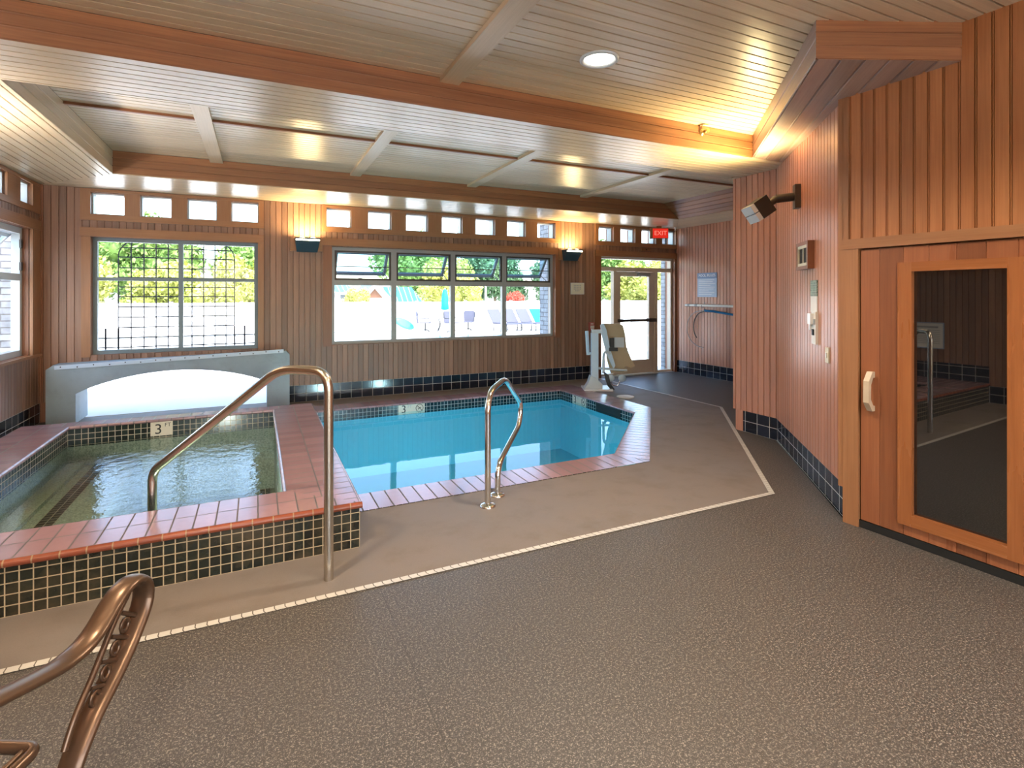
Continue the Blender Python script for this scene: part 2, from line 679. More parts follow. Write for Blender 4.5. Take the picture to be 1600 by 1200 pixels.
M['lift_white'] = plain('blue_white_powder_coat', (0.55, 0.64, 0.72), 0.35)
M['lift_tan'] = plain('tan_moulded_seat', (0.46, 0.33, 0.19), 0.45)
M['teal'] = plain('teal_canvas', (0.0, 0.28, 0.42), 0.8)
M['towel'] = plain('blue_towel', (0.0, 0.13, 0.30), 0.9)
M['sling'] = plain('grey_blue_sling_fabric', (0.06, 0.065, 0.10), 0.8)
M['float'] = plain('mint_green_float', (0.03, 0.40, 0.28), 0.5)
M['fence'] = plain('white_vinyl_fence', (0.80, 0.80, 0.82), 0.5, var=0.02)
M['gable'] = plain('white_gable_siding', (0.78, 0.77, 0.74), 0.7, var=0.02)
M['gable_brown'] = plain('brown_shingle', (0.22, 0.11, 0.07), 0.8, var=0.2)
M['window_dark'] = plain('dark_house_window', (0.10, 0.12, 0.15), 0.2)
M['trunk'] = plain('grey_brown_bark', (0.16, 0.115, 0.08), 0.9, var=0.3)
M['yellow_leaf'] = plain('yellow_green_leaves', (0.36, 0.39, 0.09), 0.6, var=0.3)
M['green_leaf'] = plain('mid_green_leaves', (0.13, 0.24, 0.05), 0.6, var=0.3)
M['dark_leaf'] = plain('dark_green_leaves', (0.08, 0.17, 0.075), 0.6, var=0.3)
M['red_leaf'] = plain('red_leaves', (0.50, 0.08, 0.05), 0.6, var=0.3)
M['iron'] = plain('dark_iron_rod', (0.035, 0.04, 0.045), 0.6, 0.3)
M['pool_blue'] = plain('outdoor_pool_water', (0.02, 0.25, 0.36), 0.08)
M['ink'] = plain('black_ink', (0.012, 0.012, 0.012), 0.6)
M['ink_white'] = plain('white_ink', (0.85, 0.85, 0.85), 0.6)
M['ink_grey'] = plain('grey_ink', (0.35, 0.36, 0.38), 0.6)
M['sign_blue'] = plain('pale_blue_sign_panel', (0.33, 0.43, 0.60), 0.35, var=0.03)
M['sign_head'] = plain('mid_blue_sign_header', (0.13, 0.21, 0.38), 0.35, var=0.03)
M['marker'] = plain('cream_marker_tile', (0.62, 0.57, 0.47), 0.25, var=0.03)
M['sign_green'] = tiles('green_picture_print', 0.02, 0.022, 0.004, (0.10, 0.20, 0.14), (0.42, 0.48, 0.42), 0.4, 0.8, 0.0)
M['brass'] = plain('aged_brass', (0.42, 0.30, 0.13), 0.3, 0.9)
M['drain'] = plain('ivory_drain_plastic', (0.62, 0.58, 0.50), 0.5)
M['sauna_handle'] = plain('pale_carved_wood', (0.52, 0.40, 0.28), 0.45, var=0.2)
M['roof'] = plain('dark_roofing', (0.1, 0.1, 0.1), 0.9)
M['hot'] = emissive('lit_sconce_lamp', (1.0, 0.88, 0.62), 9.0)
M['hot_can'] = emissive('lit_can_lamp', (1.0, 0.93, 0.82), 3.2)
M['exit_red'] = emissive('lit_exit_sign_face', (0.9, 0.035, 0.02), 0.55)
M['exit_letters'] = emissive('lit_exit_sign_letters', (1.0, 0.25, 0.18), 0.75)


def mk_stone():
    t = NT('stacked_grey_stone')
    o = t.obj()
    sep = t.n('SeparateXYZ')
    t.link(o, sep.inputs[0])
    cb = t.n('CombineXYZ')
    t.link(t.math('ADD', sep.outputs[0], sep.outputs[1]), cb.inputs[0])
    t.link(sep.outputs[2], cb.inputs[1])
    b = t.n('TexBrick')
    t.link(cb.outputs[0], b.inputs['Vector'])
    b.inputs['Color1'].default_value = (0.42, 0.46, 0.50, 1)
    b.inputs['Color2'].default_value = (0.22, 0.25, 0.28, 1)
    b.inputs['Mortar'].default_value = (0.05, 0.055, 0.06, 1)
    b.inputs['Scale'].default_value = 1.0
    b.inputs['Mortar Size'].default_value = 0.008
    b.inputs['Brick Width'].default_value = 0.26
    b.inputs['Row Height'].default_value = 0.085
    n = t.noise(o, 12, 4)
    c = t.mix(0.3, b.outputs[0], t.ramp(n, [(0.3, (0.15, 0.16, 0.17)), (0.7, (0.6, 0.6, 0.6))]))
    return t.done(t.principled(c, 0.85, normal=t.bump(b.outputs['Fac'], -0.8, 0.02)))


M['stone'] = mk_stone()
M['metal_roof'] = tiles('teal_standing_seam_roof', 0.42, 60.0, 0.05, (0.03, 0.20, 0.27), (0.30, 0.50, 0.58), 0.4, 0.05, 0.2)

# ------------------------------------------------------------------ room constants
YB = 8.6            # back wall
XL = -2.48          # left wall
XR = 7.95           # alcove wall on the right
ZC = 3.0            # soffit
ZV = 3.23           # vault over the near part
ZK = 3.27           # coffer over the pool
YR = -3.2           # rear wall
AP, AQ = V(3.76, 2.38, 0), V(5.16, 4.03, 0)             # angled wall, foot
SP, SQ = V(3.755, 2.38, 0), V(4.035, -3.2, 0)           # sauna wall, foot

# ------------------------------------------------------------------ floor
POOL_IN = [(0.588, 4.38), (3.27, 4.40), (4.65, 5.82), (4.65, 7.80), (0.588, 7.80)]
POOL_OUT = [(0.588, 4.03), (3.41, 4.05), (5.06, 5.98), (5.06, 8.13), (0.588, 8.13)]
TUB_OUT = [(-2.14, 3.47), (0.585, 3.47), (0.585, 6.92), (-2.14, 6.92)]
fl = MB()
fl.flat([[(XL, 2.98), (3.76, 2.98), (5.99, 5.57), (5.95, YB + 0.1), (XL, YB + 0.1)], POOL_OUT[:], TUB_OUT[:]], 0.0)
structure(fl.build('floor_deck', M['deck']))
fl = MB()
fl.flat([[(XL, YR), (SQ.x, YR), (AP.x, AP.y), (AQ.x, AQ.y), (5.16, 4.62), (XR, 4.62), (XR, YB + 0.1), (5.95, YB + 0.1), (5.99, 5.57), (3.76, 2.98), (XL, 2.98)]], 0.0)
structure(fl.build('floor_matting', M['rubber']))
# white tile line between deck and matting
st = MB()
line = [V(XL + 0.01, 2.97, 0), V(3.75, 2.97, 0), V(5.985, 5.575, 0), V(5.945, YB, 0)]
acc = 0.0
hw = 0.021
nrm = []
for i in range(len(line)):
    d0 = (line[i] - line[i - 1]).normalized() if i > 0 else (line[1] - line[0]).normalized()
    d1 = (line[i + 1] - line[i]).normalized() if i < len(line) - 1 else d0
    b = (d0 + d1).normalized()
    k = 1.0 / max(0.4, b.dot(d0))
    nrm.append(V(-b.y, b.x, 0) * k * hw)
for i in range(len(line) - 1):
    L_ = (line[i + 1] - line[i]).length
    z = V(0, 0, 0.004)
    st.face([line[i] - nrm[i] + z, line[i + 1] - nrm[i + 1] + z, line[i + 1] + nrm[i + 1] + z, line[i] + nrm[i] + z],
            [(acc, 0.1), (acc + L_, 0.1), (acc + L_, 0.15), (acc, 0.15)], n=(0, 0, 1))
    acc += L_
structure(st.build('trim_1', M['nosing']))

# ------------------------------------------------------------------ walls
CL = [(-1.961, 0.36), (-1.428, 0.36), (-0.884, 0.36), (-0.347, 0.355),
      (0.950, 0.37), (1.578, 0.37), (2.187, 0.37), (2.797, 0.37), (3.408, 0.37), (4.012, 0.37), (4.623, 0.38),
      (5.977, 0.355), (6.497, 0.365), (7.026, 0.37), (7.560, 0.36)]
CZ0, CZ1 = 2.665, 2.945
W1 = (-1.963, 0.0, 0.825, 2.37)
W2 = (1.03, 5.0, 0.835, 2.36)
DR = (6.03, 7.885, 0.0, 2.38)
ARCH = (-2.18, 0.24, 0.0, 0.62)
holes = [W1, W2, DR, ARCH] + [(x, x + w, CZ0, CZ1) for x, w in CL]
wb = MB()
for a, b, c, d in cells(XL - 0.15, XR + 0.2, 0.0, ZC + 0.3, holes):
    wb.box((a, YB + 0.012, c), (b, YB + 0.26, d), mi=1)
for a, b, c, d in cells(XL, XR, 0.25, ZC, holes):
    planks(wb, (0, YB, 0), (1, 0, 0), (0, 0, 1), (0, -1, 0), rect(a, b, c, d), dep=0.015)
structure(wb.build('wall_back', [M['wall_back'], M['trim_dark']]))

WL = (5.9, 8.31, 0.88, 2.41)
LCL = [(7.967, 0.345), (7.265, 0.345), (6.56, 0.345), (5.86, 0.345)]
lholes = [WL] + [(y, y + w, 2.70, 2.95) for y, w in LCL]
wl = MB()
for a, b, c, d in cells(YR - 0.2, YB + 0.2, 0.0, ZC + 0.3, lholes):
    wl.box((XL - 0.15, a, c), (XL - 0.012, b, d), mi=1)
for a, b, c, d in cells(YR, YB, 0.25, ZC + 0.25, lholes):
    planks(wl, (XL, 0, 0), (0, 1, 0), (0, 0, 1), (1, 0, 0), rect(a, b, c, d), dep=0.015)
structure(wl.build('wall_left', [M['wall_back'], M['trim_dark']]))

wr = MB()
planks(wr, (XR, 0, 0), (0, 1, 0), (0, 0, 1), (-1, 0, 0), rect(4.62, YB, 0.25, ZC), dep=0.015)
wr.box((XR + 0.013, 4.4, 0), (XR + 0.2, YB + 0.26, ZC + 0.3))
structure(wr.build('wall_right', M['wall_right']))

wc = MB()    # the projecting corner: column face, angled face, face towards the alcove
planks(wc, (5.16, 0, 0), (0, 1, 0), (0, 0, 1), (-1, 0, 0), rect(4.035, 4.62, 0.245, ZC), dep=0.015)
planks(wc, (0, 4.62, 0), (1, 0, 0), (0, 0, 1), (0, 1, 0), rect(5.16, XR, 0.245, ZC), dep=0.015)
ad = (AQ - AP).normalized()
an = V(-ad.y, ad.x, 0)
alen = (AQ - AP).length
planks(wc, AP, ad, (0, 0, 1), an, rect(0, alen, 0.245, ZC), dep=0.015)
wc.prism([(AP.x + 0.05, AP.y - 0.02), (AQ.x + 0.03, AQ.y - 0.02), (5.18, 4.60), (XR, 4.60), (XR, 2.2)], 0.0, ZC + 0.3)
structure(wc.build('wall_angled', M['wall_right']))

ws = MB()
sd = (SQ - SP).normalized()
sn = V(sd.y, -sd.x, 0)
slen = (SQ - SP).length
# door opening along the wall: 0.10 .. 1.16 from the corner, head at 1.92
planks(ws, SP, sd, (0, 0, 1), sn, rect(0.0, slen, 1.99, ZC + 0.25), dep=0.013, prof=BEAD, phase=0.03)
planks(ws, SP, sd, (0, 0, 1), sn, rect(1.30, slen, 0.0, 1.99), dep=0.013, prof=BEAD, phase=0.03)
bx = MB()
Ms = Matrix.Translation(SP) @ Matrix(((sd.x, -sn.x, 0, 0), (sd.y, -sn.y, 0, 0), (0, 0, 1, 0), (0, 0, 0, 1)))
ws.box((0.0, 0.10, 0), (slen + 0.3, 0.3, ZC + 0.4), Ms)
ws.box((1.30, 0.015, 0), (slen + 0.3, 0.10, ZC + 0.4), Ms)
ws.box((0.0, 0.015, 1.99), (1.30, 0.10, ZC + 0.4), Ms)
structure(ws.build('wall_sauna', M['sauna_boards']))

wz = MB()
WR = (-1.9, 3.3, 0.6, 2.6)
for a, b, c, d in cells(XL - 0.3, SQ.x + 0.3, 0.0, ZC + 0.4, [WR]):
    wz.box((a, YR - 0.25, c), (b, YR - 0.013, d))
for a, b, c, d in cells(XL, SQ.x, 0.25, ZC + 0.25, [WR]):
    planks(wz, (0, YR, 0), (1, 0, 0), (0, 0, 1), (0, 1, 0), rect(a, b, c, d), dep=0.015)
structure(wz.build('wall_rear', M['wall_back']))


# tile bases
def base(name, O, U, N, u0, u1, z0=0.0, z1=0.251, off=0.004):
    mb = MB()
    O, U, N = Vector(O), Vector(U).normalized(), Vector(N).normalized()
    p = [O + U * u0 + N * off + V(0, 0, z0), O + U * u1 + N * off + V(0, 0, z0), O + U * u1 + N * off + V(0, 0, z1), O + U * u0 + N * off + V(0, 0, z1)]
    q = [x - N * (off + 0.03) for x in p]
    mb.face(p, [(u0, z0), (u1, z0), (u1, z1), (u0, z1)], n=N)
    mb.face([p[3], p[2], q[2], q[3]], n=(0, 0, 1))
    mb.face([p[0], p[3], q[3], q[0]])
    mb.face([p[1], p[2], q[2], q[1]])
    return mb


structure(base('baseboard_back', (0, YB, 0), (1, 0, 0), (0, -1, 0), 0.24, 6.03).build('baseboard_back', M['base_tile']))
structure(base('', (XL, 0, 0), (0, 1, 0), (1, 0, 0), YR, YB).build('baseboard_left', M['base_tile']))
structure(base('', (XL, 0, 0), (0, 1, 0), (1, 0, 0), 3.47, 5.9, 0.288, 0.539, 0.006).build('baseboard_left', M['base_tile']))
structure(base('', (XR, 0, 0), (0, 1, 0), (-1, 0, 0), 4.62, YB).build('baseboard_right', M['base_tile']))
bc = base('', (5.16, 0, 0), (0, 1, 0), (-1, 0, 0), 4.03, 4.485, z1=0.246, off=-0.012)
b2 = base('', AP, ad, an, 0.0, alen, z1=0.246, off=-0.012)
i0 = len(bc.v)
bc.v += b2.v
bc.f += [tuple(i + i0 for i in f) for f in b2.f]
bc.uv += b2.uv
bc.mi += b2.mi
bc.sm += b2.sm
bc.box((5.165, 4.485, 0), (5.25, 4.575, 0.246), mi=1)
structure(bc.build('baseboard_angled', [M['base_tile'], M['wall_right']]))

# ------------------------------------------------------------------ ceiling
ce = MB()
DN = (0, 0, -1)
YS0, YS1, YK = 3.81, 4.53, 7.48        # near soffit strip, far soffit edge
XK0, XK1 = -1.505, 6.98
PC = 0.086
# back soffit, left soffit, right soffit (mitred), near strip
planks(ce, (0, 0, ZC), (0, 1, 0), (1, 0, 0), DN, [(YK, XK0), (YK, XK1), (YB, XR), (YB, XL)], PC, 0.020, GAP)
planks(ce, (0, 0, ZC), (1, 0, 0), (0, 1, 0), DN, [(XL, YB), (XK0, YK), (XK0, YS1), (XL, YS1)], PC, 0.020, GAP)
planks(ce, (0, 0, ZC), (1, 0, 0), (0, 1, 0), DN, [(XR, YB), (XK1, YK), (XK1, YS1), (XR, YS1)], PC, 0.020, GAP)
planks(ce, (0, 0, ZC), (0, 1, 0), (1, 0, 0), DN, [(YS0, XL), (YS0, 5.35), (YS1, 5.35), (YS1, XL)], PC, 0.020, GAP, phase=0.025)
planks(ce, (0, 0, ZC), (0, 1, 0), (1, 0, 0), DN, [(YS1 - 0.001, 5.10), (YS1 + 0.12, 5.10), (YS1 + 0.12, XR), (YS1 - 0.001, XR)], PC, 0.020, GAP, phase=0.025)
# coffer over the pool, vault over the near part
planks(ce, (0, 0, ZK), (0, 1, 0), (1, 0, 0), DN, rect(YS1, YK, XK0, XK1 - 0.34), PC, 0.020, GAP)
planks(ce, (0, 0, ZV), (0, 1, 0), (1, 0, 0), DN, [(2.06, XL), (2.06, 2.98), (YS0, 4.53), (YS0, XL)], PC, 0.020, GAP, phase=0.04)
planks(ce, (0, 0, ZV), (0, 1, 0), (1, 0, 0), DN, [(1.70, XL), (1.70, 3.80), (2.06, 2.98), (2.06, XL)], PC, 0.020, GAP, phase=0.04)
planks(ce, (0, 0, ZV), (0, 1, 0), (1, 0, 0), DN, rect(YR, 1.70, XL, 4.1), PC, 0.020, GAP, phase=0.04)
structure(ce.build('ceiling', M['ceiling']))
# soffit over the angled wall: boards run with the diagonal
cs = MB()
dd = V(1.55, 1.75, 0).normalized()
dn = V(dd.y, -dd.x, 0)
Oq = V(2.98, 2.06, ZC)
quad = []
for x, y in ((2.98, 2.06), (4.53, 3.815), (5.3, 3.815), (5.16, 4.03), (3.76, 2.38), (3.79, 1.70)):
    r = V(x, y, ZC) - Oq
    quad.append((r.dot(dn), r.dot(dd)))
tri_a = [quad[0], quad[1], quad[2], quad[4], quad[5]]
planks(cs, Oq, dn, dd, DN, [quad[0], quad[1], quad[2], quad[4]], 0.14, 0.012)
planks(cs, Oq, dn, dd, DN, [quad[0], quad[4], quad[5]], 0.14, 0.012)
structure(cs.build('ceiling_soffit', M['weathered']))

fa = MB()
# fascia of the vault (faces the camera), of the coffer, diagonal fascia and its return
planks(fa, (0, YS0, ZC), (0, 0, 1), (1, 0, 0), (0, -1, 0), rect(0, ZV - ZC, XL, 4.53), 0.0766, 0.006)
planks(fa, (0, YK, ZC), (0, 0, 1), (1, 0, 0), (0, -1, 0), rect(0, ZK - ZC, XK0, XK1 - 0.0), 0.09, 0.006)
planks(fa, (0, YS1, ZC), (0, 0, 1), (1, 0, 0), (0, 1, 0), rect(0, ZK - ZC, XK0, XK1), 0.09, 0.006)
structure(fa.build('trim_2', M['fascia']))
fb = MB()
planks(fb, (XK0, 0, ZC), (0, 0, 1), (0, 1, 0), (1, 0, 0), rect(0, ZK - ZC, YS1, YK), 0.09, 0.008)
sl = V(-0.35, 0, 0.27)
planks(fb, (XK1, 0, ZC), sl, (0, 1, 0), V(-0.27, 0, -0.35), rect(0, sl.length, YS1, YK), 0.0885, 0.008, mi=1)
planks(fb, (2.98, 2.06, ZC), (0, 0, 1), dd, (-dn.x, -dn.y, 0), rect(0, 0.24, 0, 2.343), 0.12, 0.006, mi=2)
rd = V(0.81, -0.36, 0).normalized()
planks(fb, (2.98, 2.06, ZC), (0, 0, 1), rd, (-0.36, -0.81, 0), rect(0, 0.24, 0, 0.886), 0.08, 0.006, mi=1)
structure(fb.build('trim_3', [M['ceiling'], M['fascia'], M['weathered']]))

rf = MB()
rf.box((XL - 0.6, YR - 0.6, 3.32), (XR + 0.6, YB + 0.55, 3.5))
structure(rf.build('roof', M['roof']))

for i, x in enumerate((-0.46, 1.20, 2.90, 4.90)):
    b = MB().box((x - 0.07, YS1, ZK - 0.035), (x + 0.07, YK, ZK))
    structure(b.build('trim_%d' % (4 + i), M['batten']))
b = MB().box((XK0, 5.76, ZK - 0.024), (XK1 - 0.35, 5.80, ZK))
structure(b.build('trim_8', M['trim_dark']))
b = MB().box((1.225, YR, ZV - 0.035), (1.375, YS0, ZV))
structure(b.build('trim_9', M['batten']))
b = MB().box((-1.9, YR, ZV - 0.035), (-1.75, YS0, ZV))
structure(b.build('trim_10', M['batten']))

# ------------------------------------------------------------------ window trim (cedar casings)
tr = MB()
for a, b, hx in ((-2.07, 0.08, 1), (0.885, 5.10, 1), (5.895, XR, 1)):
    tr.box((a, YB - 0.028, 2.372), (b, YB + 0.03, 2.488))            # head board over the window
    tr.box((a, YB - 0.022, 2.955), (b, YB + 0.02, 2.992))            # band over the clerestory
    tr.box((a, YB - 0.022, 2.582), (b, YB + 0.02, 2.660))            # band under the clerestory
for a, b in ((-2.07, -1.961), (0.008, 0.08), (0.885, 0.95), (5.003, 5.10), (5.895, 5.977), (7.92, XR)):
    tr.box((a, YB - 0.020, 2.66), (b, YB + 0.02, 2.955))
for i in range(len(CL) - 1):
    a, b = CL[i][0] + CL[i][1], CL[i + 1][0]
    if b - a < 0.3:
        tr.box((a, YB - 0.012, 2.66), (b, YB + 0.02, 2.955))
structure(tr.build('trim_11', M['trim']))
tr = MB()
tr.box((0.0, YB - 0.02, 0.82), (0.078, YB + 0.02, 2.372))
tr.box((-2.06, YB - 0.015, 0.80), (-1.963, YB + 0.02, 2.372))
structure(tr.build('trim_12', M['trim']))
tr = MB()
tr.box((5.0, YB - 0.02, 0.82), (5.105, YB + 0.02, 2.372))
tr.box((0.90, YB - 0.015, 0.82), (1.03, YB + 0.02, 2.372))
tr.box((5.90, YB - 0.02, 0.0), (6.03, YB + 0.02, 2.372))
tr.box((7.885, YB - 0.02, 0.0), (XR, YB + 0.02, 2.372))
structure(tr.build('trim_13', M['trim_dark']))
tr = MB()      # left wall casings
tr.box((XL - 0.02, 5.7, 2.412), (XL + 0.028, 8.56, 2.535))
tr.box((XL - 0.02, 8.31, 0.87), (XL + 0.02, 8.56, 2.412))
tr.box((XL - 0.02, 5.7, 2.62), (XL + 0.022, 8.56, 2.69))
tr.box((XL - 0.02, 5.7, 2.955), (XL + 0.022, 8.56, 2.992))
tr.box((XL - 0.02, 8.315, 2.69), (XL + 0.02, 8.56, 2.955))
for i in range(3):
    tr.box((XL - 0.02, LCL[i + 1][0] + 0.345, 2.69), (XL + 0.012, LCL[i][0], 2.955))
tr.box((XL - 0.08, 5.7, 0.845), (XL + 0.03, 8.58, 0.878))
structure(tr.build('trim_14', M['trim']))
tr = MB()
for k in range(3):
    tr.box((XL + 0.002, YB - 0.05 + k * 0.016, 0.25), (XL + 0.012 + 0.012 * k, YB - 0.036 + k * 0.016, ZC))
structure(tr.build('trim_15', M['trim_dark']))


# ------------------------------------------------------------------ windows
def frame_ring(mb, x0, x1, z0, z1, w, y0, y1):
    mb.box((x0, y0, z0), (x0 + w, y1, z1))
    mb.box((x1 - w, y0, z0), (x1, y1, z1))
    mb.box((x0 + w, y0, z0), (x1 - w, y1, z0 + w))
    mb.box((x0 + w, y0, z1 - w), (x1 - w, y1, z1))
    return mb


def pane(mb_x0, x1, z0, z1, y, root, name='pane', mat='glass'):
    m = MB().box((mb_x0, y, z0), (x1, y + 0.006, z1))
    return part(m, name, M[mat], root)


def group_root(name, loc):
    o = bpy.data.objects.new(name, None)
    o.location = loc
    o.empty_display_size = 0.1
    COL.objects.link(o)
    o['kind'] = 'structure'
    return o


w1 = group_root('window_1', (-0.98, YB + 0.1, 0.83))
m = MB()
frame_ring(m, W1[0], W1[1], W1[2], W1[3], 0.05, YB + 0.09, YB + 0.16)
part(m, 'frame', M['alu_blue'], w1)
m = MB()
m.box((-1.0, YB + 0.085, 0.875), (-0.945, YB + 0.16, 2.32))
part(m, 'mullion', M['alu_blue'], w1)
m = MB()
m.box((-1.913, YB + 0.088, 1.80), (-1.0, YB + 0.158, 1.845))
m.box((-0.945, YB + 0.088, 1.80), (-0.05, YB + 0.158, 1.845))
part(m, 'transom_bar', M['alu_blue'], w1)
for a, b in ((-1.913, -1.0), (-0.945, -0.05)):
    for c, d in ((0.875, 1.80), (1.845, 2.32)):
        pane(a, b, c, d, YB + 0.125, w1)

w2 = group_root('window_2', (3.0, YB + 0.1, 0.84))
m = MB()
frame_ring(m, W2[0], W2[1], W2[2], W2[3], 0.05, YB + 0.08, YB + 0.16)
part(m, 'frame', M['alu'], w2)
xs = [1.08, 1.965, 2.05, 2.985, 3.065, 3.955, 4.035, 4.95]
m = MB()
for i in (1, 3, 5):
    m.box((xs[i], YB + 0.075, 0.885), (xs[i + 1], YB + 0.16, 2.31))
part(m, 'mullion', M['alu'], w2)
m = MB()
for i in (0, 2, 4, 6):
    m.box((xs[i], YB + 0.078, 1.765), (xs[i + 1], YB + 0.158, 1.845))
part(m, 'transom_bar', M['alu'], w2)
for i in (0, 2, 4, 6):
    pane(xs[i], xs[i + 1], 0.885, 1.765, YB + 0.125, w2)
    # awning vent: inner bronze frame, sash hinged at the head and pushed outwards
    m = MB()
    frame_ring(m, xs[i], xs[i + 1], 1.845, 2.31, 0.03, YB + 0.09, YB + 0.14)
    m.box((xs[i] + 0.03, YB + 0.10, 2.055), (xs[i + 1] - 0.03, YB + 0.112, 2.068))
    part(m, 'vent_frame', M['dark_bronze'], w2)
    ang = math.radians(38)
    x0, x1 = xs[i] + 0.02, xs[i + 1] - 0.02
    T_ = Matrix.Translation((0, YB + 0.17, 2.31)) @ Matrix.Rotation(ang, 4, 'X')
    m = MB()
    h = 0.46
    for lo, hi in (((x0, -0.02, -h), (x0 + 0.045, 0.02, 0)), ((x1 - 0.045, -0.02, -h), (x1, 0.02, 0)),
                   ((x0, -0.02, -h), (x1, 0.02, -h + 0.05)), ((x0, -0.02, -0.045), (x1, 0.02, 0))):
        m.box(lo, hi, T_)
    sash = part(m, 'sash', M['alu_blue'], w2)
    m = MB().box((x0 + 0.045, -0.004, -h + 0.05), (x1 - 0.045, 0.004, -0.045), T_)
    g = m.build('sash_pane', M['blue_glass'])
    g.parent = sash
    m = MB().tube([(x1 - 0.03, YB + 0.14, 1.87), (x1 - 0.03, YB + 0.40, 2.0)], 0.008, 6)
    m.cbox(((x0 + x1) / 2 - 0.05, YB + 0.088, 1.866), (0.05, 0.03, 0.03))
    part(m, 'stay_arm', M['dark_bronze'], w2)

for nm, idx in (('window_3', range(0, 4)), ('window_4', range(4, 11)), ('window_5', range(11, 15))):
    idx = list(idx)
    r = group_root(nm, (CL[idx[0]][0], YB + 0.1, CZ0))
    for i in idx:
        x, w = CL[i]
        m = frame_ring(MB(), x, x + w, CZ0, CZ1, 0.014, YB + 0.06, YB + 0.2)
        part(m, 'pane_frame', M['alu_white'], r)
        pane(x + 0.014, x + w - 0.014, CZ0 + 0.014, CZ1 - 0.014, YB + 0.16, r)

w6 = group_root('window_6', (XL - 0.1, 7.1, 0.88))


def ring_y(mb, y0, y1, z0, z1, w, x0, x1):
    mb.box((x0, y0, z0), (x1, y0 + w, z1))
    mb.box((x0, y1 - w, z0), (x1, y1, z1))
    mb.box((x0, y0 + w, z0), (x1, y1 - w, z0 + w))
    mb.box((x0, y0 + w, z1 - w), (x1, y1 - w, z1))
    return mb


m = ring_y(MB(), WL[0], WL[1], WL[2], WL[3], 0.07, XL - 0.16, XL - 0.08)
part(m, 'frame', M['alu_white'], w6)
m = MB()
m.box((XL - 0.16, 7.06, 0.95), (XL - 0.08, 7.14, 2.34))
part(m, 'mullion', M['alu_white'], w6)
m = MB()
m.box((XL - 0.16, 5.97, 1.78), (XL - 0.08, 7.06, 1.86))
m.box((XL - 0.16, 7.14, 1.78), (XL - 0.08, 8.24, 1.86))
part(m, 'transom_bar', M['alu_white'], w6)
for a, b in ((5.97, 7.06), (7.14, 8.24)):
    part(MB().box((XL - 0.13, a, 0.95), (XL - 0.124, b, 1.78)), 'pane', M['glass'], w6)
    ang = math.radians(-38)
    T_ = Matrix.Translation((XL - 0.17, 0, 2.34)) @ Matrix.Rotation(-ang, 4, 'Y')
    m = MB()
    for lo, hi in (((-0.02, a, -0.46), (0.02, a + 0.045, 0)), ((-0.02, b - 0.045, -0.46), (0.02, b, 0)),
                   ((-0.02, a, -0.46), (0.02, b, -0.41)), ((-0.02, a, -0.045), (0.02, b, 0))):
        m.box(lo, hi, T_)
    sash = part(m, 'sash', M['alu_white'], w6)
    g = MB().box((-0.004, a + 0.045, -0.41), (0.004, b - 0.045, -0.045), T_).build('sash_pane', M['blue_glass'])
    g.parent = sash
    for z in (1.95, 2.22):
        m = MB().box((XL - 0.085, b - 0.005, z - 0.05), (XL - 0.065, b + 0.045, z + 0.05))
        part(m, 'hinge', M['dark_bronze'], w6)
w7 = group_root('window_7', (XL - 0.1, 7.1, 2.7))
for y, w in LCL:
    part(ring_y(MB(), y, y + w, 2.70, 2.95, 0.014, XL - 0.16, XL - 0.03), 'pane_frame', M['alu_white'], w7)
    part(MB().box((XL - 0.13, y + 0.014, 2.714), (XL - 0.124, y + w - 0.014, 2.936)), 'pane', M['glass'], w7)

w8 = group_root('added_rear_window', (0.7, YR - 0.1, 0.6))  # added rear window, out of view, lets in daylight as fill
m = frame_ring(MB(), WR[0], WR[1], WR[2], WR[3], 0.05, YR - 0.16, YR - 0.08)
m.box((-0.2, YR - 0.16, 0.65), (-0.15, YR - 0.08, 2.55))
m.box((1.55, YR - 0.16, 0.65), (1.60, YR - 0.08, 2.55))
part(m, 'frame', M['alu'], w8)
for a, b in ((-1.85, -0.2), (-0.15, 1.55), (1.60, 3.25)):
    pane(a, b, 0.65, 2.55, YR - 0.13, w8)

# ------------------------------------------------------------------ outside door with sidelights
d2 = group_root('door_2', (6.95, YB + 0.1, 0))
m = MB()
y0, y1 = YB + 0.06, YB + 0.16
m.box((6.03, y0, 2.33), (7.885, y1, 2.38))
m.box((6.03, y0, 0), (6.07, y1, 2.33))
m.box((7.845, y0, 0), (7.885, y1, 2.33))
m.box((6.07, y0, 2.09), (7.845, y1, 2.17))
m.box((6.385, y0, 0), (6.45, y1, 2.09))
m.box((7.42, y0, 0), (7.50, y1, 2.09))
m.box((6.07, y0, 0), (6.385, y1, 0.05))
m.box((7.50, y0, 0), (7.845, y1, 0.05))
part(m, 'frame', M['bronze'], d2)
for a, b, c, d in ((6.07, 7.845, 2.17, 2.33), (6.07, 6.385, 0.05, 2.09), (7.50, 7.845, 0.05, 2.09)):
    pane(a, b, c, d, YB + 0.11, d2, 'sidelight_pane' if c < 1 else 'transom_pane')
m = MB()
m.box((6.455, y0 + 0.015, 0.02), (6.56, y1 - 0.02, 2.085))
m.box((7.285, y0 + 0.015, 0.02), (7.415, y1 - 0.02, 2.085))
m.box((6.56, y0 + 0.015, 1.99), (7.285, y1 - 0.02, 2.085))
m.box((6.56, y0 + 0.015, 0.02), (7.285, y1 - 0.02, 0.29))
leaf = part(m, 'door_leaf', M['bronze'], d2)
g = MB().box((6.56, YB + 0.105, 0.29), (7.285, YB + 0.111, 1.99)).build('door_pane', M['glass'])
g.parent = leaf
m = MB().box((6.54, YB - 0.02, 1.075), (7.28, YB + 0.02, 1.125))
m.box((7.20, YB - 0.03, 1.065), (7.40, YB + 0.075, 1.135))
m.box((6.49, YB - 0.02, 1.07), (6.56, YB + 0.075, 1.13))
m.build('panic_bar', M['dark_bronze']).parent = leaf
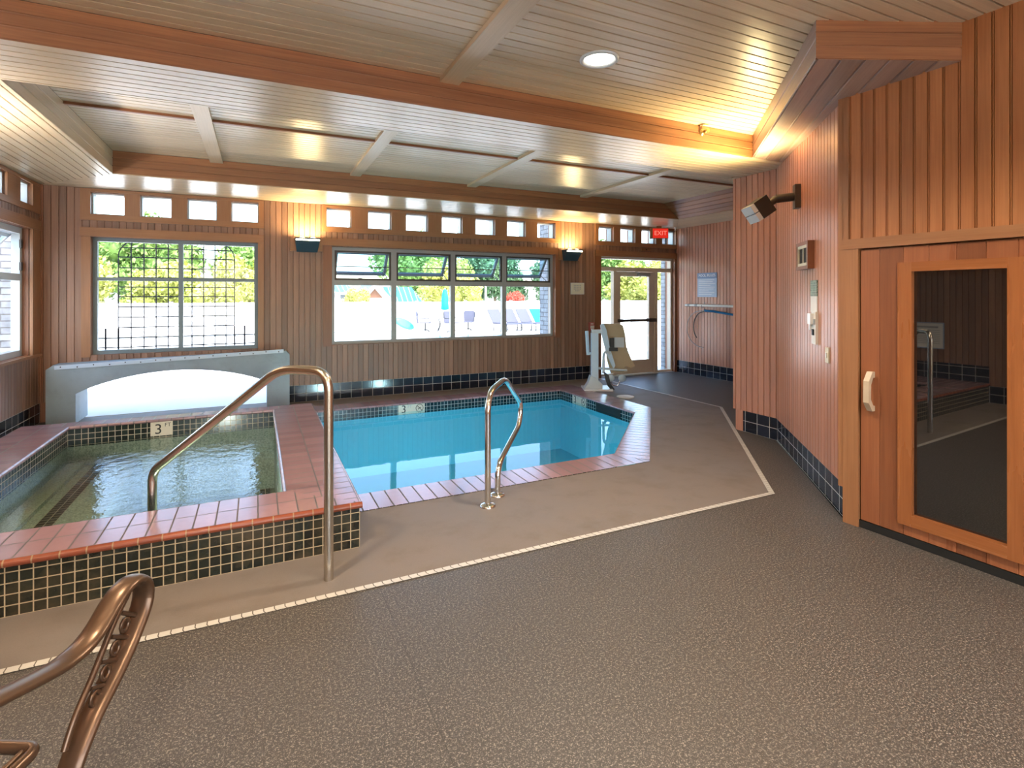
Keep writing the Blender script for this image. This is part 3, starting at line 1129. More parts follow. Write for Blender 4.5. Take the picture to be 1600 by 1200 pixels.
m = MB().box((6.98, YB + 0.0, 2.00), (7.26, YB + 0.075, 2.06))
m.tube([(6.99, YB + 0.02, 2.065), (6.80, YB - 0.12, 2.075), (6.92, YB + 0.06, 2.09)], 0.011, 6)
m.build('door_closer', M['alu']).parent = leaf
m = MB().box((6.03, YB - 0.02, 0.0), (7.885, YB + 0.16, 0.012))
part(m, 'threshold', M['alu_white'], d2)

# ------------------------------------------------------------------ concrete arch below window 1
ar = thing('arched_concrete_wall', (-0.96, 8.35, 0), 'grey concrete wall with a low arched opening under the gridded window', 'wall')
x0, x1 = -2.352, 0.415
ztop = 0.775
poly = [(x0, 0.0), (-2.058, 0.0), (-2.058, 0.37)]
n = 22
for i in range(1, n):
    t = i / n
    x = -2.058 + t * 2.173
    z = 0.372 + (0.604 - 0.372) * (1 - (2 * t - 1) ** 2) ** 0.9
    poly.append((x, z))
poly += [(0.115, 0.37), (0.115, 0.0), (x1, 0.0), (x1, ztop - 0.03), (x1 - 0.05, ztop + 0.025), (x0 + 0.07, ztop - 0.035), (x0, ztop - 0.09)]
m = MB().extrude_xz(poly, 8.35, 8.87)
part(m, 'concrete_body', M['arch_concrete'], ar)
m = MB()
Mb = Matrix.Translation((-0.965, 8.345, 0.755)) @ Matrix.Rotation(math.radians(-2.1), 4, 'Y')
m.box((-1.30, -0.008, -0.024), (1.30, 0.004, 0.024), Mb)
bar = part(m, 'mounting_strip', M['lift_white'], ar)
m = MB()
for k in range(16):
    x = -1.24 + k * 0.165
    p = Mb @ V(x, -0.008, 0.006 * (-1) ** k)
    m.lathe(p, [(0.008, 0), (0.007, 0.004), (0.001, 0.005)], 8, (0, -1, 0))
m.build('screw_heads', M['dark_bronze']).parent = bar
bar.children[0].location = (0, 0, 0)

# ------------------------------------------------------------------ pool
def ring_faces(mb, inner, outer, z, segs, mi=0):
    acc = 0.0
    for i in segs:
        a, b = inner[i], inner[(i + 1) % len(inner)]
        c, d = outer[i], outer[(i + 1) % len(outer)]
        P, Q = V(*a, z), V(*b, z)
        R, T_ = V(*c, z), V(*d, z)
        L_ = (Q - P).length
        e = (Q - P).normalized()
        u = lambda p: acc + (p - P).dot(e)
        mb.face([P, Q, T_, R], [(u(P), 0.01), (u(Q), 0.01), (u(T_), 0.37), (u(R), 0.37)], n=(0, 0, 1), mi=mi)
        acc += L_ + 0.3


pool = thing('swimming_pool', (2.6, 6.0, 0), 'small turquoise indoor pool with brick coping along its edges', 'pool')
m = MB()
n = len(POOL_IN)
zb = -1.0
for i in range(n):
    a, b = POOL_IN[i], POOL_IN[(i + 1) % n]
    m.face([(*a, zb), (*b, zb), (*b, -0.165), (*a, -0.165)])
m.flat([POOL_IN], zb)
basin = part(m, 'basin', M['basin'], pool)
for p in basin.data.polygons:
    pass
m = MB()
acc = 0.0
for i in range(n):
    a, b = POOL_IN[i], POOL_IN[(i + 1) % n]
    L_ = (V(*b, 0) - V(*a, 0)).length
    m.face([(*a, -0.165), (*b, -0.165), (*b, -0.02), (*a, -0.02)], [(acc, 0.02), (acc + L_, 0.02), (acc + L_, 0.165), (acc, 0.165)])
    acc += L_
part(m, 'waterline_tiles', M['mosaic_pool'], pool)
m = MB()
ring_faces(m, POOL_IN, POOL_OUT, 0.004, [0, 1, 2, 3])
for i in range(n):
    a, b = V(*POOL_IN[i], 0), V(*POOL_IN[(i + 1) % n], 0)
    e = (b - a).normalized()
    nin = V(-e.y, e.x, 0)
    prof = [(0, 0.004), (0.012, 0.0), (0.018, -0.01), (0.012, -0.02), (0.0, -0.022)]
    for (p, z), (q, zz) in zip(prof[:-1], prof[1:]):
        L_ = (b - a).length
        m.face([a + nin * p + V(0, 0, z), b + nin * p + V(0, 0, z), b + nin * q + V(0, 0, zz), a + nin * q + V(0, 0, zz)],
               [(0, 0.1), (L_, 0.1), (L_, 0.11), (0, 0.11)])
part(m, 'coping', M['coping_pool'], pool)
m = MB()
m.flat([POOL_IN], -0.125)
part(m, 'water', M['pool_water'], pool)


def text_mesh(txt, size, M4, mat, name, parent, align='CENTER', depth=0.0015):
    cu = bpy.data.curves.new('lettering', 'FONT')
    cu.body = txt
    cu.size = size
    cu.align_x = align
    cu.align_y = 'CENTER'
    cu.extrude = depth
    tmp = bpy.data.objects.new('lettering', cu)
    COL.objects.link(tmp)
    bpy.context.view_layer.update()
    me = bpy.data.meshes.new_from_object(tmp.evaluated_get(bpy.context.evaluated_depsgraph_get()))
    bpy.data.objects.remove(tmp)
    bpy.data.curves.remove(cu)
    me.materials.clear()
    me.materials.append(mat)
    me.transform(M4)
    o = bpy.data.objects.new(name, me)
    COL.objects.link(o)
    o.parent = parent
    return o


def plane_matrix(O, right, up, sx=1.0):
    """matrix taking (x,y,z) to O + x*right + y*up + z*normal"""
    r, u = Vector(right).normalized(), Vector(up).normalized()
    nn = r.cross(u)
    return Matrix(((r.x, u.x, nn.x, O[0]), (r.y, u.y, nn.y, O[1]), (r.z, u.z, nn.z, O[2]), (0, 0, 0, 1)))


def wparent(o, parent):
    """o built in world coords; parent it to a (possibly nested) unrotated parent"""
    o.parent = parent
    off = V(0, 0, 0)
    p = parent
    while p is not None:
        off += p.location
        p = p.parent
    o.location = -off
    return o


def no_diving(mb, c, R, mat4, mi=0):
    pts = [(mat4 @ V(c[0] + R * math.cos(a), c[1] + R * math.sin(a), 0.002)) for a in [2 * math.pi * k / 24 for k in range(24)]]
    mb.tube(pts, 0.0045, 6, loop=True, mi=mi)
    k = R * 0.7
    mb.tube([mat4 @ V(c[0] - k, c[1] + k, 0.002), mat4 @ V(c[0] + k, c[1] - k, 0.002)], 0.0045, 6, mi=mi)
    mb.tube([mat4 @ V(c[0] - k * .6, c[1] - k * .5, 0.002), mat4 @ V(c[0] + k * .1, c[1] + k * .1, 0.002), mat4 @ V(c[0] + k * .6, c[1] + k * .2, 0.002)], 0.006, 6, mi=mi)


def pool_marker(O, right):
    P4 = plane_matrix(O, right, (0, 0, 1))
    m = MB().box((-0.20, -0.075, -0.004), (0.20, 0.07, 0.003), P4)
    pm = wparent(m.build('depth_marker', M['marker']), pool)
    t_ = text_mesh('3', 0.16, P4 @ Matrix.Translation((-0.12, -0.005, 0.003)), M['ink'], 'number', pm)
    t_ = text_mesh('FT', 0.06, P4 @ Matrix.Translation((-0.03, 0.03, 0.003)), M['ink_grey'], 'unit', pm)
    m = MB()
    no_diving(m, (0.12, 0.0), 0.055, P4)
    m.build('no_diving_symbol', M['ink']).parent = pm
    return pm


pool_marker((2.07, 7.80, -0.085), (1, 0, 0))
pool_marker((4.65, 7.22, -0.085), (0, -1, 0))
m = MB()
for (x, y) in ((1.9, 6.0), (3.1, 6.5)):
    part(MB().lathe((x, y, zb), [(0.0, 0.02), (0.10, 0.02), (0.115, 0.0)], 20), 'main_drain', M['white'], pool)


def added_underwater_light(root, x, y, z, watts, col):  # added lamp, not seen, that brightens the water and basin
    lens = part(MB().lathe((x, y, z), [(0.11, 0.0), (0.10, 0.02), (0.0, 0.025)], 20, (0, 1, 0)), 'added_underwater_lamp', M['hot_can'], root)
    ld = bpy.data.lights.new('added_underwater_light', 'AREA')
    ld.shape = 'DISK'
    ld.size = 0.2
    ld.energy = watts
    ld.color = col
    lo = bpy.data.objects.new('added_underwater_light', ld)
    COL.objects.link(lo)
    lo.parent = root
    lo.location = V(x, y + 0.04, z) - root.location
    lo.rotation_euler = (math.radians(90), 0, 0)      # shines along +Y


for x in (1.3, 2.6):
    added_underwater_light(pool, x, 4.40, -0.5, 17.0, (0.80, 0.95, 1.0))
m = MB().box((4.642, 6.15, -0.155), (4.66, 6.75, -0.03))
part(m, 'skimmer_mouth', M['black'], pool)

# ------------------------------------------------------------------ hot tub
tub = thing('hot_tub', (-0.8, 3.47, 0), 'raised square spa tub with dark mosaic front and terracotta coping', 'hot tub')
TX0, TX1, TY0, TY1 = -1.72, 0.17, 3.87, 6.72
OX0, OX1, OY0, OY1 = -2.14, 0.585, 3.47, 6.92
ZT = 0.288
XLT = XL + 0.012
m = MB()
m.face([(XLT, OY0, 0), (OX1, OY0, 0), (OX1, OY0, 0.25), (XLT, OY0, 0.25)], [(0, 0), (OX1 - XLT, 0), (OX1 - XLT, 0.25), (0, 0.25)], n=(0, -1, 0))
m.face([(XLT, 5.9, 0), (OX0, 5.9, 0), (OX0, 5.9, 0.25), (XLT, 5.9, 0.25)], n=(0, 1, 0))
m.face([(OX1, OY0, -0.3), (OX1, OY1, -0.3), (OX1, OY1, 0.25), (OX1, OY0, 0.25)], [(0, -0.3), (OY1 - OY0, -0.3), (OY1 - OY0, 0.25), (0, 0.25)], n=(1, 0, 0))
m.face([(OX0, OY0, 0), (OX0, OY1, 0), (OX0, OY1, 0.25), (OX0, OY0, 0.25)], [(0, 0), (OY1 - OY0, 0), (OY1 - OY0, 0.25), (0, 0.25)], n=(-1, 0, 0))
m.face([(OX0, OY1, 0), (OX1, OY1, 0), (OX1, OY1, 0.25), (OX0, OY1, 0.25)], n=(0, 1, 0))
part(m, 'tiled_front', M['mosaic_front'], tub, 'limescale stained dark mosaic')
m = MB()
for P, Q in (((TX0, TY1), (TX1, TY1)), ((TX0, TY0), (TX0, TY1)), ((TX1, TY0), (TX1, TY1)), ((TX0, TY0), (TX1, TY0))):
    L_ = math.hypot(Q[0] - P[0], Q[1] - P[1])
    m.face([(*P, 0.08), (*Q, 0.08), (*Q, 0.26), (*P, 0.26)], [(0, 0.0415), (L_, 0.0415), (L_, 0.222), (0, 0.222)], n=((TX0 + TX1) / 2 - (P[0] + Q[0]) / 2, (TY0 + TY1) / 2 - (P[1] + Q[1]) / 2, 0))
part(m, 'inner_tiles', M['mosaic'], tub)
m = MB()
zf, zbn = -0.62, -0.12
bxr = -1.10
for P, Q, z0 in (((TX0, TY1), (bxr, TY1), zbn), ((bxr, TY1), (TX1, TY1), zf), ((TX0, TY0), (TX0, TY1), zbn), ((TX1, TY0), (TX1, TY1), zf), ((TX0, TY0), (bxr, TY0), zbn), ((bxr, TY0), (TX1, TY0), zf), ((bxr, TY0), (bxr, TY1), None)):
    if z0 is None:
        m.face([(*P, zf), (*Q, zf), (*Q, zbn), (*P, zbn)], n=(1, 0, 0))
    else:
        m.face([(*P, z0), (*Q, z0), (*Q, 0.08), (*P, 0.08)], n=((TX0 + TX1) / 2 - (P[0] + Q[0]) / 2, (TY0 + TY1) / 2 - (P[1] + Q[1]) / 2, 0))
m.flat([[(TX0, TY0), (bxr, TY0), (bxr, TY1), (TX0, TY1)]], zbn)
m.flat([[(bxr, TY0), (TX1, TY0), (TX1, TY1), (bxr, TY1)]], zf)
part(m, 'shell', M['tub_plaster'], tub)
m = MB()
m = MB()
m.face([(-1.50, TY0, zbn + 0.004), (-1.386, TY0, zbn + 0.004), (-1.386, TY1, zbn + 0.004), (-1.50, TY1, zbn + 0.004)], [(0, 0), (0.111, 0), (0.111, TY1 - TY0), (0, TY1 - TY0)], n=(0, 0, 1))
part(m, 'step_edge_tiles', M['mosaic'], tub)
m = MB()
m.face([(0.02, TY0, zf + 0.004), (0.13, TY0, zf + 0.004), (0.13, TY1, zf + 0.004), (0.02, TY1, zf + 0.004)], [(0, 0), (0.111, 0), (0.111, TY1 - TY0), (0, TY1 - TY0)], n=(0, 0, 1))
part(m, 'step_edge_tiles', M['mosaic'], tub)
m = MB().box((TX0, TY0, zbn), (TX0 + 0.14, TY1, zbn + 0.035))
part(m, 'bench_ledge', M['tub_plaster'], tub)
# coping: four arms, mitred; nosing rounded
m = MB()


def cop(a, b, c, d, uvs):
    m.face([(*a, ZT), (*b, ZT), (*c, ZT), (*d, ZT)], uvs, n=(0, 0, 1))


WU = OX1 - OX0
cop((OX0, OY0), (OX1, OY0), (TX1, TY0), (TX0, TY0), [(OX0, 0), (OX1, 0), (TX1, 0.41), (TX0, 0.41)])
cop((OX1, OY0), (OX1, OY1), (TX1, TY1), (TX1, TY0), [(OY0, 0), (OY1, 0), (TY1, 0.41), (TY0, 0.41)])
cop((OX0, OY0), (OX0, OY1), (TX0, TY1), (TX0, TY0), [(OY0, 0), (OY1, 0), (TY1, 0.41), (TY0, 0.41)])
cop((OX0, OY1), (OX1, OY1), (TX1, TY1), (TX0, TY1), [(OX0, 0), (OX1, 0), (TX1, 0.2), (TX0, 0.2)])
cop((XLT, OY0), (OX0, OY0), (OX0, 5.9), (XLT, 5.9), [(OY0, 0.41), (OY0, 0.07), (5.9, 0.07), (5.9, 0.41)])
part(m, 'coping', M['coping'], tub)
m = MB()


def nose(a, b, out, r=0.02, mi=0):
    a, b, out = V(*a, 0), V(*b, 0), V(*out, 0)
    L_ = (b - a).length
    pr = [(r * 0.0 + r * math.sin(t), ZT - r + r * math.cos(t)) for t in [math.pi * k / 8 for k in range(9)]]
    for (p, z), (q, zz) in zip(pr[:-1], pr[1:]):
        m.face([a + out * p + V(0, 0, z), b + out * p + V(0, 0, z), b + out * q + V(0, 0, zz), a + out * q + V(0, 0, zz)],
               [(a.x + a.y, 0.1), (a.x + a.y + L_, 0.1), (a.x + a.y + L_, 0.11), (a.x + a.y, 0.11)], smooth=True, mi=mi)


nose((XLT, OY0), (OX1 + 0.015, OY0), (0, -1))
part(m, 'bullnose', M['coping_nose'], tub, 'rounded edge tiles with warm lamplight put into their red-orange colour')
m = MB()
nose((OX1, OY0), (OX1, OY1), (1, 0), 0.016)
nose((TX1, TY0), (TX1, TY1), (-1, 0), 0.02)
nose((TX0, TY0), (TX0, TY1), (1, 0), 0.02)
nose((TX0, TY1), (TX1, TY1), (0, -1), 0.016)
nose((TX0, TY0), (TX1, TY0), (0, 1), 0.016)
part(m, 'inner_edge', M['coping'], tub)
m = MB()
# water surface as a fine grid
m.flat([[(TX0, TY0), (TX1, TY0), (TX1, TY1), (TX0, TY1)]], 0.105)
part(m, 'water', M['tub_water'], tub)
P4 = plane_matrix((-0.925, TY1 - 0.001, 0.185), (1, 0, 0), (0, 0, 1))
dm = wparent(MB().box((-0.10, -0.075, -0.003), (0.10, 0.075, 0.004), P4).build('depth_marker', M['marker']), tub)
text_mesh('3', 0.15, P4 @ Matrix.Translation((-0.03, -0.008, 0.004)), M['ink'], 'number', dm)
text_mesh('FT', 0.055, P4 @ Matrix.Translation((0.055, 0.035, 0.004)), M['ink'], 'unit', dm)

# ------------------------------------------------------------------ handrails
added_underwater_light(tub, -0.45, 3.88, -0.3, 11.0, (0.95, 1.0, 0.92))  # added lamp to brighten the tub water
rl = thing('handrail', (0.36, 3.15, 0), 'bronze-toned steel handrail bending over the front of the spa tub', 'handrail')
A, B = V(0.36, 3.15, 0), V(-0.61, 4.06, 0)


def rp(t, z):
    p = A + (B - A) * t
    return V(p.x, p.y, z)


path = fillet([rp(0, 0.0), rp(0, 1.172), rp(0.255, 1.172), rp(1.0, 0.475), rp(1.0, -0.55)], [0.11, 0.10, 0.07], 8)
part(MB().tube(path, 0.0265, 16), 'rail_tube', M['steel'], rl)
g2 = thing('grab_rail', (1.575, 3.72, 0), 'looped stainless grab rail at the near edge of the turquoise pool', 'grab rail')
Dg = V(0.675, 0.738, 0)


def gp(s, z):
    return V(1.575, 3.72, 0) + Dg * s + V(0, 0, z)


path = fillet([gp(0, 0), gp(0.0, 0.86), gp(0.44, 0.905), gp(0.925, 0.60), gp(0.87, 0.42), gp(0.24, 0.235), gp(0.23, 0.0)], [0.17, 0.10, 0.10, 0.10, 0.13], 8)
part(MB().tube(path, 0.0235, 16), 'rail_tube', M['chrome'], g2)
for s in (0.0, 0.23):
    m = MB().lathe(gp(s, 0.0), [(0.062, 0.0), (0.062, 0.010), (0.05, 0.018), (0.026, 0.026)], 24)
    part(m, 'base_flange', M['chrome'], g2)

# deck drain cover
dr = thing('deck_drain', (5.18, 6.79, 0), 'round ivory drain cover in the deck beside the pool corner', 'drain')
part(MB().lathe((5.24, 6.80, 0.0), [(0.14, 0.0), (0.14, 0.006), (0.125, 0.010), (0.0, 0.011)], 28), 'cover', M['drain'], dr)

# ------------------------------------------------------------------ pool lift
lf = thing('pool_lift', (5.22, 7.55, 0), 'white and tan pool lift chair parked by the outside door', 'pool lift')
rv = V(math.cos(YAW), -math.sin(YAW), 0)          # sideways across the deck
fv = V(math.sin(YAW), math.cos(YAW), 0)
LO = V(5.12, 7.62, 0.006)


def lp(a, b, z):
    return LO + rv * a + fv * b + V(0, 0, z)


ML = Matrix(((rv.x, fv.x, 0, LO.x), (rv.y, fv.y, 0, LO.y), (0, 0, 1, 0), (0, 0, 0, 1)))
m = MB().box((-0.12, -0.20, 0.0), (0.36, 0.22, 0.03), ML)
part(m, 'base_plate', M['white_gloss'], lf)
m = MB()
m.extrude_xz([(-0.10, 0.03), (0.20, 0.03), (0.20, 0.10), (0.10, 0.20), (0.0, 0.24), (-0.04, 0.12)], -0.10, 0.08, ML)
part(m, 'base_housing', M['alu_white'], lf)
m = MB().box((0.02, -0.05, 0.1), (0.14, 0.05, 0.96), ML)
part(m, 'mast', M['lift_white'], lf)
m = MB().box((0.03, -0.045, 0.96), (0.19, 0.04, 1.02), ML)
part(m, 'mast_cap', M['alu_white'], lf)
m = MB().tube([lp(-0.055, 0.0, 0.99), lp(-0.03, 0.0, 0.58)], 0.028, 10)
m.tube([lp(-0.03, 0, 0.60), lp(0.08, 0, 0.62)], 0.022, 8)
part(m, 'actuator', M['lift_white'], lf)
m = MB()
prof = [(0.20, 1.10), (0.24, 1.12), (0.50, 1.12), (0.56, 1.09), (0.595, 0.95), (0.62, 0.72), (0.70, 0.52), (0.77, 0.40), (0.70, 0.37), (0.60, 0.40), (0.58, 0.30), (0.36, 0.28), (0.30, 0.5), (0.25, 0.85)]
m.extrude_xz(prof, -0.03, 0.05, ML)
part(m, 'seat_shell', M['lift_tan'], lf)
m = MB().extrude_xz([(0.17, 1.10), (0.22, 1.13), (0.27, 1.02), (0.33, 0.70), (0.42, 0.42), (0.39, 0.36), (0.27, 0.62), (0.2, 0.9)], -0.09, -0.03, ML)
part(m, 'side_panel', M['lift_white'], lf)
m = MB().box((0.33, -0.09, 0.70), (0.40, -0.031, 0.88), ML)
m.box((0.31, -0.10, 0.66), (0.46, -0.031, 0.72), ML)
part(m, 'harness_clip', M['black_plastic'], lf)
m = MB().box((0.40, -0.06, 0.72), (0.575, -0.031, 0.89), ML)
part(m, 'battery_box', M['alu_white'], lf)
m = MB().tube(fillet([lp(0.22, -0.08, 0.28), lp(0.22, -0.08, 0.60), lp(0.27, -0.08, 0.66), lp(0.33, -0.08, 0.60)], 0.05), 0.022, 8)
m.tube([lp(0.10, -0.02, 0.36), lp(0.62, -0.08, 0.33)], 0.02, 8)
part(m, 'lift_arm', M['alu_white'], lf)
m = MB().extrude_xz([(0.22, 0.32), (0.30, 0.26), (0.33, 0.12), (0.40, 0.02), (0.35, 0.0), (0.28, 0.08), (0.24, 0.20)], -0.13, -0.10, ML)
part(m, 'safety_strap', M['black_plastic'], lf)
m = MB()
for a in (0.34, 0.53):
    m.lathe(lp(a, -0.10, 0.20), [(0.0, -0.02), (0.055, -0.015), (0.065, 0.0), (0.055, 0.015), (0.0, 0.02)], 14, fv)
part(m, 'foot_pad', M['lift_white'], lf)
m = MB().tube(fillet([lp(0.34, -0.06, 0.20), lp(0.36, -0.06, 0.08), lp(0.46, -0.06, 0.06), lp(0.53, -0.06, 0.20)], 0.03), 0.013, 8)
part(m, 'foot_rest_tube', M['chrome'], lf)


# ------------------------------------------------------------------ sconces
def sconce(loc, label, rz=0.0, watts=SCONCE_W, col=(1.0, 0.76, 0.36), group='up-lights on the window wall'):
    r = thing('wall_sconce', loc, label, 'wall lamp', group, rz)
    m = MB().box((-0.20, -0.03, -0.10), (0.26, 0.022, 0.105))
    lpart(m, 'mounting_board', M['trim'], r)
    m = MB()
    # open-topped shade: front leans outwards towards the top
    for s, (xa, xb) in ((1, (0, 0)),):
        A0, A1 = (-0.11, -0.07, -0.115), (0.18, -0.07, -0.115)
        T0, T1 = (-0.14, -0.23, 0.085), (0.21, -0.23, 0.085)
        B0, B1 = (-0.11, -0.03, -0.115), (0.18, -0.03, -0.115)
        U0, U1 = (-0.14, -0.03, 0.085), (0.21, -0.03, 0.085)
        for q in ((A0, A1, T1, T0), (B0, B1, A1, A0), (A0, T0, U0, B0), (A1, B1, U1, T1), (B0, U0, U1, B1)):
            m.face(q)
        for k in range(14):
            t = (k + 0.5) / 14
            p = V(-0.13 + 0.33 * t, -0.165, 0.005)
            q = V(-0.138 + 0.346 * t, -0.228, 0.08)
            m.tube([p, q], 0.004, 5)
    lpart(m, 'shade', M['sconce_metal'], r)
    m = MB().box((-0.13, -0.215, 0.045), (0.20, -0.04, 0.07))
    for k in (0, 1):
        m.lathe((-0.04 + 0.15 * k, -0.15, 0.07), [(0.05, 0), (0.045, 0.02), (0.02, 0.03), (0.0, 0.032)], 12)
    lpart(m, 'lamp_lens', M['hot'], r)
    ld = bpy.data.lights.new('sconce_light', 'AREA')
    ld.shape = 'RECTANGLE'
    ld.size, ld.size_y = 0.28, 0.12
    ld.energy = watts
    ld.color = col
    lo = bpy.data.objects.new('sconce_light', ld)
    COL.objects.link(lo)
    lo.parent = r
    lo.location = (0.035, -0.13, 0.11)
    lo.rotation_euler = (math.pi, 0, 0)
    return r


sconce((0.63, YB - 0.02, 2.37), 'slate wall up-light on an orange board between the two big windows')
sconce((5.26, YB - 0.02, 2.37), 'slate wall up-light on an orange board left of the outside door')

for loc, rz in (((XL + 0.02, 5.0, 2.37), math.pi / 2), ((XL + 0.02, 1.0, 2.37), math.pi / 2), ((-2.2, YR + 0.02, 2.37), math.pi), ((3.6, YR + 0.02, 2.37), math.pi)):  # added up-lights outside the view, brighten ceiling and back wall
    sconce(loc, 'added unseen up-light on the walls behind the view', rz, 55.0, (1.0, 0.95, 0.88), 'added up-lights behind the view')

# spotlight on the angled wall
sp = thing('spotlight', (4.25, 3.5, 2.35), 'black twin-faced spotlight on an arm on the angled wall', 'spotlight')
wp = AP + ad * 1.20 + V(0, 0, 2.52)
Mw = plane_matrix(wp, -ad, (0, 0, 1))      # local z points off the wall
m = MB().box((-0.045, -0.11, -0.005), (0.045, 0.11, 0.05), plane_matrix(wp, -ad, (0, 0, 1)))
part(m, 'wall_plate', M['dark_bronze'], sp)
arm0 = wp + an * 0.05
arm1 = wp + an * 0.30 + V(0, 0, -0.02)
elbow = wp + an * 0.20 + V(0, 0, 0.0)
m = MB()
hd = (rv * -0.83 + V(0, 0, -0.56) + fv * -0.1).normalized()     # head points left and down
m.tube([arm0, arm0 + (arm1 - arm0) * 0.6], 0.040, 8)
neck = arm0 + (arm1 - arm0) * 0.6
m.tube([neck, neck + hd * 0.10], 0.036, 8)
part(m, 'arm', M['black'], sp)
hc = neck + hd * 0.11
hy = fv.cross(hd).normalized()
hx = hd.cross(hy).normalized()
MH = Matrix(((hx.x, hy.x, hd.x, hc.x), (hx.y, hy.y, hd.y, hc.y), (hx.z, hy.z, hd.z, hc.z), (0, 0, 0, 1)))
m = MB().box((-0.085, -0.075, 0.0), (0.085, 0.095, 0.15), MH)
part(m, 'lamp_housing', M['black'], sp)
m = MB().box((-0.083, 0.012, 0.15), (0.083, 0.093, 0.195), MH)
m.box((-0.083, -0.073, 0.15), (0.083, 0.004, 0.195), MH)
part(m, 'lens', M['alu_white'], sp)
ld = bpy.data.lights.new('spotlight_glow', 'SPOT')
ld.spot_size = math.radians(145)
ld.spot_blend = 0.9
ld.shadow_soft_size = 0.07
ld.energy = 190
ld.color = (1.0, 0.78, 0.38)
lo = bpy.data.objects.new('spotlight_glow', ld)
COL.objects.link(lo)
lo.parent = sp
lo.location = Vector(hc) + hd * 0.10 + V(0, 0, 0.13) - sp.location
lo.rotation_euler = (-(an * 0.35) + V(0, 0, -1)).normalized().to_track_quat('Z', 'Y').to_euler()


# ------------------------------------------------------------------ recessed can lamps
def can(x, y, z, label, col=WARM):
    r = thing('recessed_lamp', (x, y, z), label, 'ceiling lamp', 'recessed ceiling lamps')
    m = MB().lathe((0, 0, 0), [(0.135, 0.0), (0.135, -0.010), (0.115, -0.014), (0.105, -0.004), (0.105, 0.03)], 32)
    lpart(m, 'trim_ring', M['alu_white'], r)
    m = MB().lathe((0, 0, 0.0), [(0.104, -0.001), (0.0, -0.001)], 32)
    lpart(m, 'lens', M['hot_can'], r)
    ld = bpy.data.lights.new('can_light', 'SPOT')
    ld.energy = CAN_W * 4
    ld.spot_size = math.radians(140)
    ld.spot_blend = 0.6
    ld.shadow_soft_size = 0.12
    ld.color = col
    lo = bpy.data.objects.new('can_light', ld)
    COL.objects.link(lo)
    lo.parent = r
    lo.location = (0, 0, -0.03)
    return r


can(2.12, 3.04, ZV, 'round white recessed lamp in the near plank ceiling')
for x, y in ((-0.6, 2.3), (2.3, 0.6), (-0.6, 0.0), (2.3, -1.8), (-0.6, -2.0)):  # added lamps outside the view, fill light for the room
    can(x, y, ZV, 'added unseen recessed lamp in the plank ceiling behind the view', (1.0, 0.80, 0.55) if x < 0 else WARM)

# sprinkler on the fascia
sk = thing('sprinkler', (3.84, YS0, 3.16), 'small brass sprinkler head on the cedar fascia', 'sprinkler')
m = MB().lathe((3.84, YS0 - 0.004, 3.165), [(0.035, 0.0), (0.034, 0.006), (0.012, 0.012), (0.012, 0.03), (0.018, 0.034), (0.018, 0.05), (0.005, 0.06)], 16, (0, -1, 0))
part(m, 'head', M['brass'], sk)
m = MB().lathe((3.84, YS0 - 0.075, 3.165), [(0.022, 0), (0.022, 0.003)], 12, (0, -1, 0))
for s in (-1, 1):
    m.tube([(3.84 + s * 0.016, YS0 - 0.05, 3.165), (3.84 + s * 0.012, YS0 - 0.076, 3.165)], 0.003, 5)
m.tube(fillet([(3.82, YS0 - 0.008, 3.20), (3.80, YS0 - 0.05, 3.225), (3.86, YS0 - 0.06, 3.225)], 0.02), 0.004, 5)
part(m, 'deflector', M['brass'], sk)

sk = thing('sprinkler', (7.74, 8.40, ZC), 'small white sprinkler head under the soffit beside the exit sign', 'sprinkler')
part(MB().lathe((7.74, 8.40, ZC), [(0.035, 0.0), (0.033, -0.008), (0.014, -0.014), (0.014, -0.05), (0.024, -0.055), (0.024, -0.06)], 14), 'head', M['white'], sk)
dsn = thing('door_sensor', (7.12, YB - 0.01, 2.535), 'small wooden sensor box over the outside door', 'sensor')
part(MB().box((7.0, YB - 0.045, 2.51), (7.24, YB + 0.0, 2.56)), 'case', M['trim'], dsn)
part(MB().lathe((7.12, YB - 0.045, 2.535), [(0.016, 0.0), (0.014, 0.008), (0.0, 0.010)], 12, (0, -1, 0)), 'lens', M['black'], dsn)

# ------------------------------------------------------------------ exit sign
ex = thing('exit_sign', (7.35, 8.28, 2.99), 'red illuminated exit sign hanging under the soffit by the door', 'sign')
EXC = V(7.28, 8.36, 2.855)
ME = plane_matrix(EXC, rv, (0, 0, 1))
m = MB().box((-0.185, -0.105, -0.04), (0.185, 0.105, 0.0), ME)
m.box((-0.05, 0.105, -0.03), (0.05, 0.146, -0.01), ME)
part(m, 'housing', M['trim'], ex)
face = part(MB().box((-0.13, -0.095, 0.0), (0.178, 0.095, 0.006), ME), 'lit_face', M['exit_red'], ex)
t_ = text_mesh('EXIT', 0.125, ME @ Matrix.Translation((0.025, 0.0, 0.007)), M['exit_letters'], 'lettering', face)

# ------------------------------------------------------------------ wall plates and notices
def placard(name, O, right, w, h, mat, label, cat, normal_off=0.006, frame=None):
    r = thing(name, O, label, cat)
    P4 = plane_matrix(O, right, (0, 0, 1))
    b = part(MB().box((-w / 2, -h / 2, 0.0), (w / 2, h / 2, normal_off), P4), 'panel', mat, r)
    return r, P4, b


